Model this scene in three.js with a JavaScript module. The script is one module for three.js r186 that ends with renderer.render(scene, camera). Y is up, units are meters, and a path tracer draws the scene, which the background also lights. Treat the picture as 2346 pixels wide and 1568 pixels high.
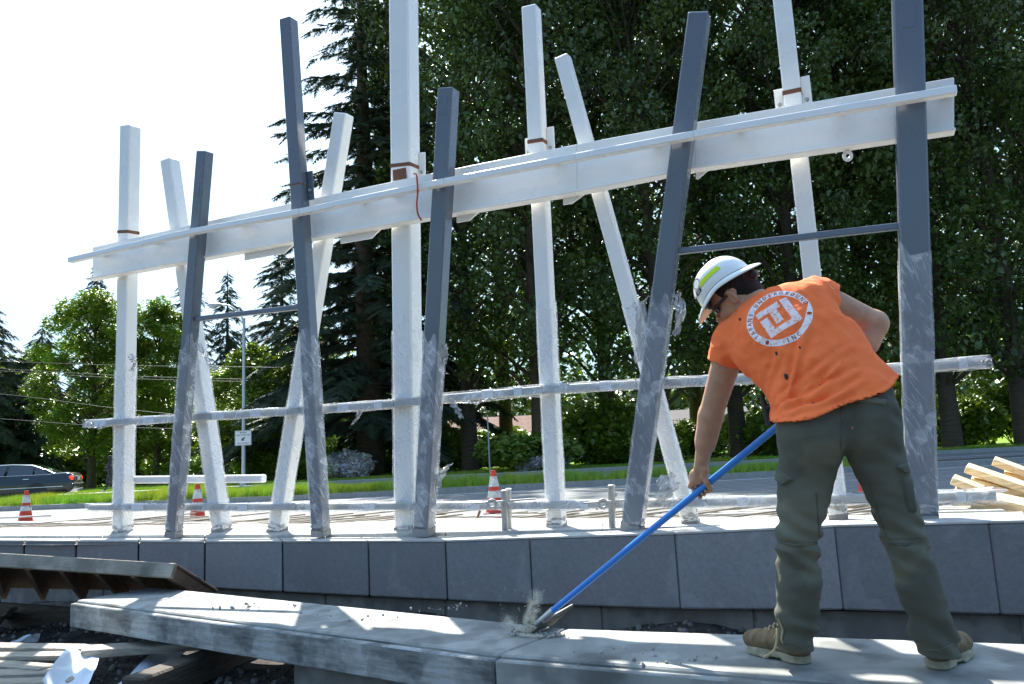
import * as THREE from 'three';
import { mergeGeometries, mergeVertices } from 'three/addons/utils/BufferGeometryUtils.js';
import { RoundedBoxGeometry } from 'three/addons/geometries/RoundedBoxGeometry.js';

// ---------------------------------------------------------------- camera
const scene = new THREE.Scene();
const camera = new THREE.PerspectiveCamera(47.07, 1024 / 684, 0.05, 2000);
camera.position.set(0, 1.5, 0);
camera.rotation.order = 'YXZ';
camera.rotation.set(THREE.MathUtils.degToRad(8.41), 0, THREE.MathUtils.degToRad(-2.86));
camera.updateMatrixWorld(true);
camera.updateProjectionMatrix();

// ---------------------------------------------------------------- sun and sky (clear early-summer day, looking towards the sun)
const SUN_AZ = -15, SUN_EL = 48;                        // degrees; azimuth from straight ahead, negative to the left
const sunDir = new THREE.Vector3(
  Math.sin(SUN_AZ * Math.PI / 180) * Math.cos(SUN_EL * Math.PI / 180), Math.sin(SUN_EL * Math.PI / 180),
  -Math.cos(SUN_AZ * Math.PI / 180) * Math.cos(SUN_EL * Math.PI / 180));
function makeSky() {
  const w = 1024, h = 512, d = new Float32Array(w * h * 4), v = new THREE.Vector3();
  for (let y = 0; y < h; y++) for (let x = 0; x < w; x++) {
    const el = (y + 0.5) / h * Math.PI - Math.PI / 2, az = ((x + 0.5) / w - 0.5) * Math.PI * 2;
    v.set(Math.cos(el) * Math.cos(az), Math.sin(el), Math.cos(el) * Math.sin(az));
    const c = Math.max(-1, Math.min(1, v.dot(sunDir))), g = Math.acos(c), up = Math.max(0, v.y);
    const horizon = Math.exp(-up * 3.2), glow = 1.2 * Math.exp(-g / 0.5) + 0.42 * Math.exp(-g / 1.0);
    const blue = 0.36;
    const i = (y * w + x) * 4;
    d[i] = (0.09 + 0.26 * horizon) * blue + glow * 0.49;
    d[i + 1] = (0.29 + 0.36 * horizon) * blue + glow * 0.56;
    d[i + 2] = (0.76 + 0.12 * horizon) * blue + glow * 0.58;
    d[i + 3] = 1;
  }
  const t = new THREE.DataTexture(d, w, h, THREE.RGBAFormat, THREE.FloatType);
  t.mapping = THREE.EquirectangularReflectionMapping; t.magFilter = t.minFilter = THREE.LinearFilter;
  t.colorSpace = THREE.LinearSRGBColorSpace; t.needsUpdate = true;
  return t;
}
scene.background = scene.environment = makeSky();
const sun = new THREE.DirectionalLight(new THREE.Color(1, 0.97, 0.90), 5);
sun.position.copy(sunDir).multiplyScalar(90); sun.target.position.set(0, 0, -20);
sun.position.add(sun.target.position);
sun.castShadow = true; sun.shadow.mapSize.set(4096, 4096); sun.shadow.radius = 1;
Object.assign(sun.shadow.camera, { left: -60, right: 60, top: 60, bottom: -60, near: 1, far: 260 });
scene.add(sun, sun.target);
const renderer = new THREE.WebGLRenderer({ antialias: true });
renderer.toneMapping = THREE.LinearToneMapping;
renderer.toneMappingExposure = 3.0;
renderer.shadowMap.enabled = true;
// ---------------------------------------------------------------- helpers
const V = (x, y, z) => new THREE.Vector3(x, y, z);
function rng(seed) { let s = seed | 0; return () => { s = (s + 0x6d2b79f5) | 0; let t = Math.imul(s ^ (s >>> 15), 1 | s); t = (t + Math.imul(t ^ (t >>> 7), 61 | t)) ^ t; return ((t ^ (t >>> 14)) >>> 0) / 4294967296; }; }
const lerp = (a, b, t) => a + (b - a) * t, clamp = (x, a = 0, b = 1) => Math.min(b, Math.max(a, x));
const smooth = (a, b, x) => { const t = clamp((x - a) / (b - a)); return t * t * (3 - 2 * t); };
const FW = 2346, FH = 1568;                              // survey sheet of the photograph
function ray(px, py) { return V(px / FW * 2 - 1, 1 - py / FH * 2, 0.5).unproject(camera).sub(camera.position).normalize(); }
const fwd = camera.getWorldDirection(V(0, 0, 0));
function at(px, py, z) { const r = ray(px, py); return r.multiplyScalar(z / r.dot(fwd)).add(camera.position); }   // survey point at a depth in metres
function onY(px, py, Y) { const r = ray(px, py); return r.multiplyScalar((Y - camera.position.y) / r.y).add(camera.position); }   // survey point on a level
function pl(tab, x) { // piecewise linear with extrapolation
  let i = 0; while (i < tab.length - 2 && x > tab[i + 1][0]) i++;
  const [x0, y0] = tab[i], [x1, y1] = tab[i + 1]; return y0 + (y1 - y0) * (x - x0) / (x1 - x0);
}
const names = new Map();
function numbered(n) { const k = names.get(n) ?? 0; names.set(n, k + 1); return k ? n + '_' + String(k).padStart(3, '0') : n; }
function tag(o, label, category, group, kind) {
  o.userData.label = label; if (category) o.userData.category = category;
  if (group) o.userData.group = group; if (kind) o.userData.kind = kind; return o;
}
function shade(o) { o.traverse((m) => { if (m.isMesh) { m.castShadow = m.receiveShadow = true; } }); return o; }
function thing(name, label, category, pos, turn = 0, group) {
  const g = new THREE.Group(); g.name = numbered(name); if (pos) g.position.copy(pos); g.rotation.y = turn; scene.add(g);
  return tag(g, label, category, group);
}
function part(name, geo, mat, parent, label) {
  const m = new THREE.Mesh(geo, mat); m.name = name; m.castShadow = m.receiveShadow = true; parent.add(m);
  if (label) m.userData.label = label; return m;
}
function wpart(name, geo, mat, parent, label) {          // geometry given in world coordinates, put under a parent that stands elsewhere
  parent.updateWorldMatrix(true, false);
  geo.applyMatrix4(parent.matrixWorld.clone().invert()); return part(name, geo, mat, parent, label);
}
function structure(name, geo, mat, label) {
  const m = part(name, geo, mat, scene); m.name = numbered(name); m.userData.kind = 'structure'; if (label) m.userData.label = label; return m;
}
function one(name, geo, mat, label, category, group) {
  const m = part(name, geo, mat, scene); m.name = numbered(name); return tag(m, label, category, group);
}
function boxUV(geo, s = 1) {                             // uv in metres from the face direction
  let g = geo.index ? geo.toNonIndexed() : geo; g.computeVertexNormals ? 0 : 0;
  const p = g.attributes.position, uv = new Float32Array(p.count * 2), a = V(), b = V(), c = V(), n = V();
  for (let i = 0; i < p.count; i += 3) {
    a.fromBufferAttribute(p, i); b.fromBufferAttribute(p, i + 1); c.fromBufferAttribute(p, i + 2);
    n.copy(b).sub(a).cross(c.clone().sub(a)); const ax = Math.abs(n.x), ay = Math.abs(n.y), az = Math.abs(n.z);
    [a, b, c].forEach((q, k) => {
      const [u, v] = ay >= ax && ay >= az ? [q.x, q.z] : ax >= az ? [q.z, q.y] : [q.x, q.y];
      uv[(i + k) * 2] = u / s; uv[(i + k) * 2 + 1] = v / s;
    });
  }
  g.setAttribute('uv', new THREE.BufferAttribute(uv, 2)); return g;
}
function hull8(P, bevel = 0) {                           // a block from 8 corners: bottom ring 0-3, top ring 4-7 (counter-clockwise from above)
  const F = [[0, 3, 2, 1], [4, 5, 6, 7], [0, 1, 5, 4], [1, 2, 6, 5], [2, 3, 7, 6], [3, 0, 4, 7]];
  const pos = [], uv = [];
  const c = P.reduce((s, p) => s.add(p), V()).multiplyScalar(1 / 8);
  if (!bevel) {
    for (const f of F) { const q = f.map((i) => P[i]); for (const k of [0, 1, 2, 0, 2, 3]) pos.push(q[k].x, q[k].y, q[k].z); }
  } else {
    const Q = {};                                        // each corner gets three points, one per face
    const inset = (fi, vi) => { const f = F[fi], k = f.indexOf(vi), p = P[vi], a = P[f[(k + 1) % 4]], b = P[f[(k + 3) % 4]];
      const da = a.clone().sub(p), db = b.clone().sub(p); return p.clone().add(da.normalize().multiplyScalar(bevel)).add(db.normalize().multiplyScalar(bevel)); };
    F.forEach((f, fi) => f.forEach((vi) => { Q[fi + '_' + vi] = inset(fi, vi); }));
    const tri = (a, b, c2) => { const n = b.clone().sub(a).cross(c2.clone().sub(a)), m = a.clone().add(b).add(c2).multiplyScalar(1 / 3).sub(c);
      const s = n.dot(m) >= 0 ? [a, b, c2] : [a, c2, b]; for (const q of s) pos.push(q.x, q.y, q.z); };
    const quad = (a, b, c2, d) => { tri(a, b, c2); tri(a, c2, d); };
    F.forEach((f, fi) => quad(...f.map((vi) => Q[fi + '_' + vi])));
    const edges = {};
    F.forEach((f, fi) => f.forEach((vi, k) => { const vj = f[(k + 1) % 4], key = Math.min(vi, vj) + '_' + Math.max(vi, vj); (edges[key] ??= []).push(fi); }));
    for (const key in edges) { const [vi, vj] = key.split('_').map(Number), [f1, f2] = edges[key]; quad(Q[f1 + '_' + vi], Q[f1 + '_' + vj], Q[f2 + '_' + vj], Q[f2 + '_' + vi]); }
    for (let v = 0; v < 8; v++) { const fs = F.map((f, i) => f.includes(v) ? i : -1).filter((i) => i >= 0); tri(...fs.map((fi) => Q[fi + '_' + v])); }
  }
  const g = new THREE.BufferGeometry(); g.setAttribute('position', new THREE.Float32BufferAttribute(pos, 3)); g.computeVertexNormals();
  return boxUV(g);
}
function beam(a, b, w, d, xdir, bevel = 0.006) {         // a bar from a to b, w along xdir, d across it
  const y = b.clone().sub(a).normalize(), x = xdir.clone().addScaledVector(y, -xdir.dot(y)).normalize(), z = x.clone().cross(y);
  const P = []; for (const e of [a, b]) for (const [i, j] of [[-1, 1], [1, 1], [1, -1], [-1, -1]]) P.push(e.clone().addScaledVector(x, i * w / 2).addScaledVector(z, j * d / 2));
  return hull8(P, Math.min(bevel, w * 0.3, d * 0.3));
}
function plain(g) { g = g.index ? g.toNonIndexed() : g; if (!g.attributes.normal) g.computeVertexNormals(); if (!g.attributes.uv) boxUV(g); for (const k of Object.keys(g.attributes)) if (!['position', 'normal', 'uv'].includes(k)) g.deleteAttribute(k); return g; }
const merge = (list) => mergeGeometries(list.map(plain));
function tube(pts, r, seg = 6, n = 0) { const c = new THREE.CatmullRomCurve3(pts); return new THREE.TubeGeometry(c, n || Math.max(1, (pts.length - 1) * 4), r, seg, false); }
function taper(a, b, r0, r1, seg = 7, caps = true) {
  const d = b.clone().sub(a), g = new THREE.CylinderGeometry(r1, r0, d.length(), seg, 1, !caps);
  g.applyQuaternion(new THREE.Quaternion().setFromUnitVectors(V(0, 1, 0), d.clone().normalize())); g.translate((a.x + b.x) / 2, (a.y + b.y) / 2, (a.z + b.z) / 2); return g;
}
// ---- noise and textures
function hash2(x, y, s) { let h = Math.imul(x, 374761393) ^ Math.imul(y, 668265263) ^ Math.imul(s, 1274126177); h = Math.imul(h ^ (h >>> 13), 1274126177); return ((h ^ (h >>> 16)) >>> 0) / 4294967296; }
function vnoise(x, y, per, s) { const xi = Math.floor(x), yi = Math.floor(y), fx = x - xi, fy = y - yi, u = fx * fx * (3 - 2 * fx), v = fy * fy * (3 - 2 * fy), w = (n) => ((n % per) + per) % per;
  return lerp(lerp(hash2(w(xi), w(yi), s), hash2(w(xi + 1), w(yi), s), u), lerp(hash2(w(xi), w(yi + 1), s), hash2(w(xi + 1), w(yi + 1), s), u), v); }
function fbm(u, v, base, oct, s, gain = 0.5) { let a = 0, t = 0, k = 1, p = base; for (let i = 0; i < oct; i++) { a += k * vnoise(u * p, v * p, p, s + i * 17); t += k; k *= gain; p *= 2; } return a / t; }
function noise3(x, y, z) { const xi = Math.floor(x), yi = Math.floor(y), zi = Math.floor(z), fx = x - xi, fy = y - yi, fz = z - zi, u = fx * fx * (3 - 2 * fx), v = fy * fy * (3 - 2 * fy), w = fz * fz * (3 - 2 * fz);
  const h = (a, b, c) => hash2(xi + a + (zi + c) * 57, yi + b + (zi + c) * 131, 7);
  return lerp(lerp(lerp(h(0, 0, 0), h(1, 0, 0), u), lerp(h(0, 1, 0), h(1, 1, 0), u), v), lerp(lerp(h(0, 0, 1), h(1, 0, 1), u), lerp(h(0, 1, 1), h(1, 1, 1), u), v), w); }
function tex(n, fn, srgb, repeat = 1) {                  // fn(u, v) -> number or [r, g, b] in 0..1
  const d = new Uint8Array(n * n * 4);
  for (let y = 0; y < n; y++) for (let x = 0; x < n; x++) { const c = fn(x / n, y / n), i = (y * n + x) * 4, a = typeof c === 'number' ? [c, c, c] : c;
    for (let k = 0; k < 3; k++) d[i + k] = clamp(a[k]) * 255; d[i + 3] = 255; }
  const t = new THREE.DataTexture(d, n, n, THREE.RGBAFormat); t.wrapS = t.wrapT = THREE.RepeatWrapping; t.magFilter = THREE.LinearFilter; t.minFilter = THREE.LinearMipmapLinearFilter;
  t.generateMipmaps = true; if (srgb) t.colorSpace = THREE.SRGBColorSpace; t.repeat.set(repeat, repeat); t.needsUpdate = true; return t;
}
const lin = (r, g, b) => new THREE.Color().setRGB(r, g, b);
const mat = (color, roughness = 0.8, extra = {}) => new THREE.MeshStandardMaterial({ color, roughness, metalness: 0, ...extra });
const phys = (color, roughness = 0.8, extra = {}) => new THREE.MeshPhysicalMaterial({ color, roughness, metalness: 0, ...extra });

const T = {};
T.concrete = tex(512, (u, v) => { const a = fbm(u, v, 4, 5, 1), b = fbm(u, v, 32, 3, 5), s = vnoise(u * 96, v * 96, 96, 9) > 0.965 ? -0.16 : 0; const k = 0.91 + (a - 0.5) * 0.26 + (b - 0.5) * 0.14 + s; return [k, k * 0.995, k * 0.97]; }, true);
T.concreteBump = tex(512, (u, v) => 0.5 + (fbm(u, v, 16, 5, 3) - 0.5) * 0.8 - (vnoise(u * 80, v * 80, 80, 12) > 0.95 ? 0.35 : 0), false);
T.stain = tex(512, (u, v) => { const a = fbm(u, v, 3, 6, 21), d = smooth(0.45, 0.62, fbm(u * 1, v * 1, 6, 5, 23)), st = fbm(u, v * 0.25 + 3, 12, 3, 27); const k = 0.92 + (a - 0.5) * 0.42 - d * 0.13 + (st - 0.5) * 0.2; return [k, k * 0.99, k * 0.95]; }, true);
T.grain = tex(512, (u, v) => { const w = fbm(u, v, 4, 3, 31) * 0.18, g = fbm(u * 1, (v + w) * 1, 4, 2, 32), l = Math.sin((v + w) * 2 * Math.PI * 22 + g * 5) * 0.5 + 0.5, f = vnoise(u * 12, v * 220, 220, 36); const k = 0.84 + l * 0.10 + (f - 0.5) * 0.24 + (g - 0.5) * 0.2; return [k, k * 0.93, k * 0.82]; }, true);
T.grainBump = tex(512, (u, v) => 0.5 + (vnoise(u * 10, v * 200, 200, 36) - 0.5) * 0.7, false);
T.rough = tex(256, (u, v) => 0.5 + (fbm(u, v, 8, 4, 41) - 0.5) * 0.9, false);
T.fine = tex(256, (u, v) => 0.5 + (fbm(u, v, 64, 2, 43) - 0.5) * 1.0, false);
T.asphalt = tex(512, (u, v) => { const k = 0.86 + (fbm(u, v, 64, 3, 51) - 0.5) * 0.4 + (fbm(u, v, 4, 3, 52) - 0.5) * 0.3; return [k, k, k]; }, true);
T.dirt = tex(512, (u, v) => { const a = fbm(u, v, 8, 6, 61, 0.62), k = 0.74 + (a - 0.5) * 1.2; return [k, k * 0.96, k * 0.92]; }, true);
T.grass = tex(512, (u, v) => { const a = fbm(u, v, 6, 6, 71, 0.6), b = fbm(u, v, 3, 3, 73), k = 0.82 + (a - 0.5) * 0.7; return [k * (0.9 + b * 0.25), k, k * 0.7]; }, true);
T.weave = tex(256, (u, v) => 0.5 + 0.25 * Math.sin(u * Math.PI * 2 * 64) * Math.sin(v * Math.PI * 2 * 64) + (fbm(u, v, 16, 3, 81) - 0.5) * 0.5, false);
T.smudge = tex(512, (u, v) => { const a = fbm(u, v, 3, 5, 131), d = smooth(0.6, 0.72, fbm(u, v, 8, 5, 133)), s = vnoise(u * 200, v * 200, 200, 134) > 0.985 ? 0.12 : 0, k = 0.985 + (a - 0.5) * 0.025 - d * 0.012 - s * 0.5; return [k, k * 0.995, k * 0.98]; }, true);
T.smudgeRough = tex(256, (u, v) => 0.62 + (fbm(u, v, 6, 5, 135) - 0.5) * 0.7, false);
const rep = (t, r, r2 = r) => { const c = t.clone(); c.repeat.set(r, r2); c.needsUpdate = true; return c; };

const M = {};
M.block = mat(lin(0.215, 0.215, 0.22), 0.9, { map: T.concrete, bumpMap: T.concreteBump, bumpScale: 0.004 });
M.cap = mat(lin(0.56, 0.55, 0.53), 0.9, { map: T.concrete, bumpMap: T.concreteBump, bumpScale: 0.003 });  // colour lifted well above the block grey so the top looks sunlit
M.footing = mat(lin(0.22, 0.22, 0.215), 0.95, { map: T.stain, bumpMap: T.concreteBump, bumpScale: 0.008 });
M.slab = mat(lin(0.37, 0.385, 0.385), 0.8, { map: T.stain, bumpMap: T.concreteBump, bumpScale: 0.0015 });
M.white = phys(lin(0.82, 0.82, 0.81), 0.5, { map: T.smudge, roughnessMap: T.smudgeRough, bumpMap: T.fine, bumpScale: 0.0003, clearcoat: 0.25, clearcoatRoughness: 0.25 });
M.grey = phys(lin(0.105, 0.125, 0.16), 0.36, { map: T.smudge, roughnessMap: T.smudgeRough, bumpMap: T.fine, bumpScale: 0.0003, clearcoat: 0.3, clearcoatRoughness: 0.2 });
M.galv = mat(lin(0.42, 0.43, 0.44), 0.5, { metalness: 0.3, map: T.concrete });
M.rust = mat(lin(0.16, 0.065, 0.035), 0.85, { bumpMap: T.rough, bumpScale: 0.002 });
M.dark = mat(lin(0.02, 0.021, 0.024), 0.6);
M.lumber = mat(lin(0.82, 0.73, 0.56), 0.8, { map: T.grain, bumpMap: T.grainBump, bumpScale: 0.001 });
M.oldwood = mat(lin(0.13, 0.11, 0.10), 0.9, { map: T.grain, bumpMap: T.grainBump, bumpScale: 0.002 });
M.ply = mat(lin(0.10, 0.078, 0.07), 0.8, { map: T.grain, bumpMap: T.grainBump, bumpScale: 0.001 });
M.asphalt = mat(lin(0.13, 0.13, 0.135), 0.9, { map: T.asphalt, bumpMap: T.fine, bumpScale: 0.003 });
M.paint = mat(lin(0.75, 0.75, 0.72), 0.7, { map: T.asphalt });
M.roadPale = mat(lin(0.21, 0.21, 0.205), 0.9, { map: T.asphalt, bumpMap: T.fine, bumpScale: 0.003 });
M.kerb = mat(lin(0.42, 0.42, 0.40), 0.9, { map: T.concrete, bumpMap: T.concreteBump, bumpScale: 0.003 });
M.walk = mat(lin(0.42, 0.41, 0.39), 0.9, { map: T.concrete, bumpMap: T.concreteBump, bumpScale: 0.003 });
M.dirt = mat(lin(0.10, 0.09, 0.08), 1, { map: T.dirt, bumpMap: T.dirt, bumpScale: 0.03 });
M.lawn = mat(lin(0.22, 0.40, 0.015), 1, { map: T.grass, bumpMap: T.grass, bumpScale: 0.03 });
// ---------------------------------------------------------------- ground behind the wall: subgrade, kerb, road, median, lawn
const Y_SUB = 0.885, Y_KERB = 0.95, Y_ROAD = 0.70, Y_FAR = 0.85, Y_PIT = 0.30, Y_SLAB = 0.68;
const Zs = (x) => 1 / (0.1269 * (1 + 0.6 * (x - 212) / 1978));          // depth of the steel frame's plane along the survey sheet
function sheet(pts, Y, sub = 0) { // polygon of [x, z] as a level sheet facing up
  const s = new THREE.Shape(pts.map(([x, z]) => new THREE.Vector2(x, z))), g = new THREE.ShapeGeometry(s);
  g.rotateX(Math.PI / 2); const p = g.attributes.position; for (let i = 0; i < p.count; i++) p.setY(i, Y);
  const idx = g.index.array; for (let i = 0; i < idx.length; i += 3) { const a = V().fromBufferAttribute(p, idx[i]), b = V().fromBufferAttribute(p, idx[i + 1]), c = V().fromBufferAttribute(p, idx[i + 2]);
    if (b.sub(a).cross(c.sub(a)).y < 0) { const t = idx[i + 1]; idx[i + 1] = idx[i + 2]; idx[i + 2] = t; } }
  g.computeVertexNormals(); const uv = g.attributes.uv; for (let i = 0; i < p.count; i++) uv.setXY(i, p.getX(i), p.getZ(i)); return g;
}
const wallBack = [[-40, -29], [-16.5, -14.5], [-8.3, -9.8], [-5.9, -8.45], [-4.6, -7.85], [-1.0, -6.4], [0.9, -5.65], [2.6, -4.85], [3.4, -4.55], [6.5, -3.45], [30, 3.5]];
structure('ground', sheet([...wallBack, [900, 3.5], [900, -1500], [-900, -1500], [-900, -29]], Y_ROAD - 0.05), M.lawn, 'wide green ground reaching the horizon');
const kerbLine = [[-60, -46], [-14, -15.4], [-7.6, -11.6], [-2.7, -8.45], [0, -7.25], [1.75, -7.0], [3.4, -6.1], [8, -4.6], [30, 4.5]];
structure('subgrade', sheet([...wallBack, ...[...kerbLine].reverse()], Y_SUB), mat(lin(0.50, 0.48, 0.45), 1, { map: T.concrete, bumpMap: T.dirt, bumpScale: 0.02 }), 'pale levelled ground behind the block wall');
const off = (line, d) => line.map(([x, z], i) => { const a = line[Math.max(0, i - 1)], b = line[Math.min(line.length - 1, i + 1)], tx = b[0] - a[0], tz = b[1] - a[1], l = Math.hypot(tx, tz); return [x + tz / l * d, z - tx / l * d]; });
function ribbon(line, line2, y0, y1) { // a solid strip between two lines, from y0 up to y1
  const gs = [];
  for (let i = 0; i + 1 < line.length; i++) { const q = [line[i], line[i + 1], line2[i + 1], line2[i]]; gs.push(hull8([...q.map(([x, z]) => V(x, y0, z)), ...q.map(([x, z]) => V(x, y1, z))])); }
  return merge(gs);
}
const kerb2 = off(kerbLine, 0.16);
structure('kerb', ribbon(kerbLine, kerb2, 0.6, Y_KERB), M.kerb, 'pale concrete kerb between the levelled ground and the road');
const medNear = [[-80, -42], [-30, -28], [-15.9, -23.6], [-5.5, -20.4], [3, -20.2], [12, -21.5], [40, -28], [120, -46]], medFar = off(medNear, 1.7);
structure('road', sheet([...kerb2, [140, 1], [140, -44], ...[...medNear].reverse(), [-80, -60]], Y_ROAD), M.roadPale, 'pale worn road surface');
const farKerb = [[-160, -44], [-40, -37.5], [0, -36], [40, -37], [160, -52]];
structure('far_road', sheet([...medFar, ...[...farKerb].reverse()], Y_ROAD), M.roadPale, 'pale worn carriageway beyond the median');
structure('median', ribbon(medNear, off(medNear, 0.16), 0.6, 0.84), M.kerb, 'dark kerb of the grassy median');
structure('median_soil', ribbon(off(medNear, 0.163), medFar, 0.6, 0.835), M.dirt, 'soil of the grassy median');
structure('far_kerb', ribbon(farKerb, off(farKerb, 0.16), 0.6, 0.85), M.kerb, 'kerb of the far pavement');
structure('pavement', ribbon(off(farKerb, 0.163), off(farKerb, 2.4), 0.6, 0.846), M.walk, 'pale far pavement along the lawn');
const lawnNear = off(farKerb, 2.402);
structure('lawn', sheet([...lawnNear, [400, -140], [400, -420], [-400, -420], [-400, -60]], 0.84), M.lawn, 'bright green park lawn below the trees');
// painted lane lines
structure('lane_marking', ribbon(off(farKerb, -5.2), off(farKerb, -5.08), Y_ROAD - 0.01, Y_ROAD + 0.004), M.paint, 'thin white lane line on the far carriageway');
structure('lane_marking', ribbon(off(medNear, -1.0), off(medNear, -0.9), Y_ROAD - 0.01, Y_ROAD + 0.004), M.paint, 'thin white edge line beside the median');
// the pit in front of the wall
{ const N = 150, M2 = 120, x0 = -9, x1 = 7, z0 = -9.5, z1 = 4, pos = [], uv = [], idx = [];
  for (let j = 0; j <= M2; j++) for (let i = 0; i <= N; i++) { const x = lerp(x0, x1, i / N), z = lerp(z0, z1, j / M2);
    const h = (noise3(x * 0.9, z * 0.9, 1) - 0.5) * 0.16 + (noise3(x * 3.1, z * 3.1, 5) - 0.5) * 0.05 + (noise3(x * 9, z * 9, 8) - 0.5) * 0.022;
    pos.push(x, Y_PIT + h, z); uv.push(x, z); }
  for (let j = 0; j < M2; j++) for (let i = 0; i < N; i++) { const a = j * (N + 1) + i, b = a + 1, c = a + N + 1, d = c + 1; idx.push(a, c, b, b, c, d); }
  const g = new THREE.BufferGeometry(); g.setAttribute('position', new THREE.Float32BufferAttribute(pos, 3)); g.setAttribute('uv', new THREE.Float32BufferAttribute(uv, 2)); g.setIndex(idx); g.computeVertexNormals();
  structure('soil', g, M.dirt, 'dark loose gravelly soil in the trench in front of the wall'); }
structure('outer_soil', sheet([[-60, 30], [60, 30], [60, -4], [-60, -30]], Y_PIT - 0.12), M.dirt, 'bare ground around the work site');
// ---------------------------------------------------------------- block wall with its cap, footing and the concrete ledge
const yFront = (x) => pl([[0, 1238], [470, 1240], [1020, 1238], [1550, 1220], [1910, 1203], [2346, 1192]], x);
const yBase = (x) => pl([[281, 1226], [736, 1225], [1277, 1215], [1588, 1206], [2112, 1190], [2346, 1184]], x);
const yBlock = (x) => pl([[0, 1322], [504, 1346], [727, 1358], [1215, 1381], [1515, 1391], [1927, 1393], [2346, 1405]], x);
const zFront = (x) => Zs(x) - 0.38;
{
  const wall = thing('block_wall', 'low wall of grey concrete blocks with a top paled to look sunlit under the steel frame', 'wall', at(1215, 1420, zFront(1215)));
  T.blockFace = tex(1024, (u, v) => { const a = fbm(u, v, 3, 4, 231), b = fbm(u, v, 64, 3, 232), pit = vnoise(u * 300, v * 300, 300, 233) > 0.97 ? 0.18 : 0, chalk = smooth(0.62, 0.72, fbm(u, v, 5, 6, 234)) * 0.06; const k = 0.90 + (a - 0.5) * 0.12 + (b - 0.5) * 0.12 - pit * 0.7 + chalk; return [k, k, k * 0.985]; }, true);
  M.blocks = [1, 0.86, 1.13].map((k) => mat(lin(0.235 * k, 0.24 * k, 0.25 * k), 0.9, { map: T.blockFace, bumpMap: T.concreteBump, bumpScale: 0.004 }));
  const nrmBlock = V(-0.39, 0, 0.921);
  const joints = [-420, -200, -40, 56, 175, 318, 470, 648, 845, 1022, 1215, 1548, 1915, 2268, 2640];
  const F = (x) => at(x, yFront(x), zFront(x));
  const B = (x) => at(x, yBlock(x), zFront(x) + 0.01);
  for (let i = 0; i + 1 < joints.length; i++) {
    const x0 = joints[i] + 1.6, x1 = joints[i + 1] - 1.6, gap = 0.006;
    const t0 = F(x0), t1 = F(x1), dn = V(0, 0, -0.32).applyAxisAngle(V(0, 1, 0), 0.39), capH = 0.075;
    const b0 = V(t0.x, B(x0).y, t0.z), b1 = V(t1.x, B(x1).y, t1.z);
    const u0 = t0.clone(), u1 = t1.clone(); u0.y -= 0.016; u1.y -= 0.016;
    const g = hull8([b0, b1, b1.clone().add(dn), b0.clone().add(dn), u0, u1, u1.clone().add(dn), u0.clone().add(dn)], 0.011);
    wpart('block', g, M.blocks[(i * 7) % 5 % 3], wall);
    const e = nrmBlock.clone().multiplyScalar(0.004), T4 = [t0.clone().add(e), t1.clone().add(e), t1.clone().add(dn), t0.clone().add(dn)];
    wpart('sun_pale_topping', hull8([...T4.map((p) => p.clone().add(V(0, -0.0145, 0))), ...T4], 0.003), M.cap, wall);  // thin layer added over the blocks, pale to stand in for sunlight
  }
  const X = [-420, -200, 0, 235, 470, 745, 1020, 1380, 1730, 2100, 2346, 2640];
  for (let i = 0; i + 1 < X.length; i++) {                                 // cap slabs behind the front row of blocks
    const q = (x) => { const f = F(x), b = at(x, yBase(x), Zs(x) - 0.05), d = b.clone().sub(f); d.y = clamp(d.y, -0.02, 0.03); const n = Math.hypot(d.x, d.z); d.multiplyScalar(1 / n);
      const o = V(-0.39 * 0, 0, 0); return [f.clone().addScaledVector(d, 0.315), f.clone().addScaledVector(d, 1.0)]; };
    const [a0, a1] = q(X[i] + 0.8), [c0, c1] = q(X[i + 1] - 0.8), dn = V(0, -0.3, 0);
    const T4 = [a0, c0, c1, a1].map((p) => p.clone().add(V(0, 0.003, 0)));
    wpart('cap_slab', hull8([...T4.map((p) => p.clone().add(dn)), ...T4], 0.006), M.cap, wall);
  }
  for (let i = 0; i + 1 < X.length; i++) {                                 // footing under the blocks
    const f0 = B(X[i] + 0.5), f1 = B(X[i + 1] - 0.5), dn = V(0, 0, -0.3).applyAxisAngle(V(0, 1, 0), 0.39), h = V(0, -0.62, 0), dip = V(0, -0.022, -0.028);
    const T4 = [f0, f1, f1.clone().add(dn), f0.clone().add(dn)].map((p) => p.clone().add(dip));
    wpart('footing', hull8([...T4.map((p) => p.clone().add(h)), ...T4], 0.012), M.footing, wall);
  }
}
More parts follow.
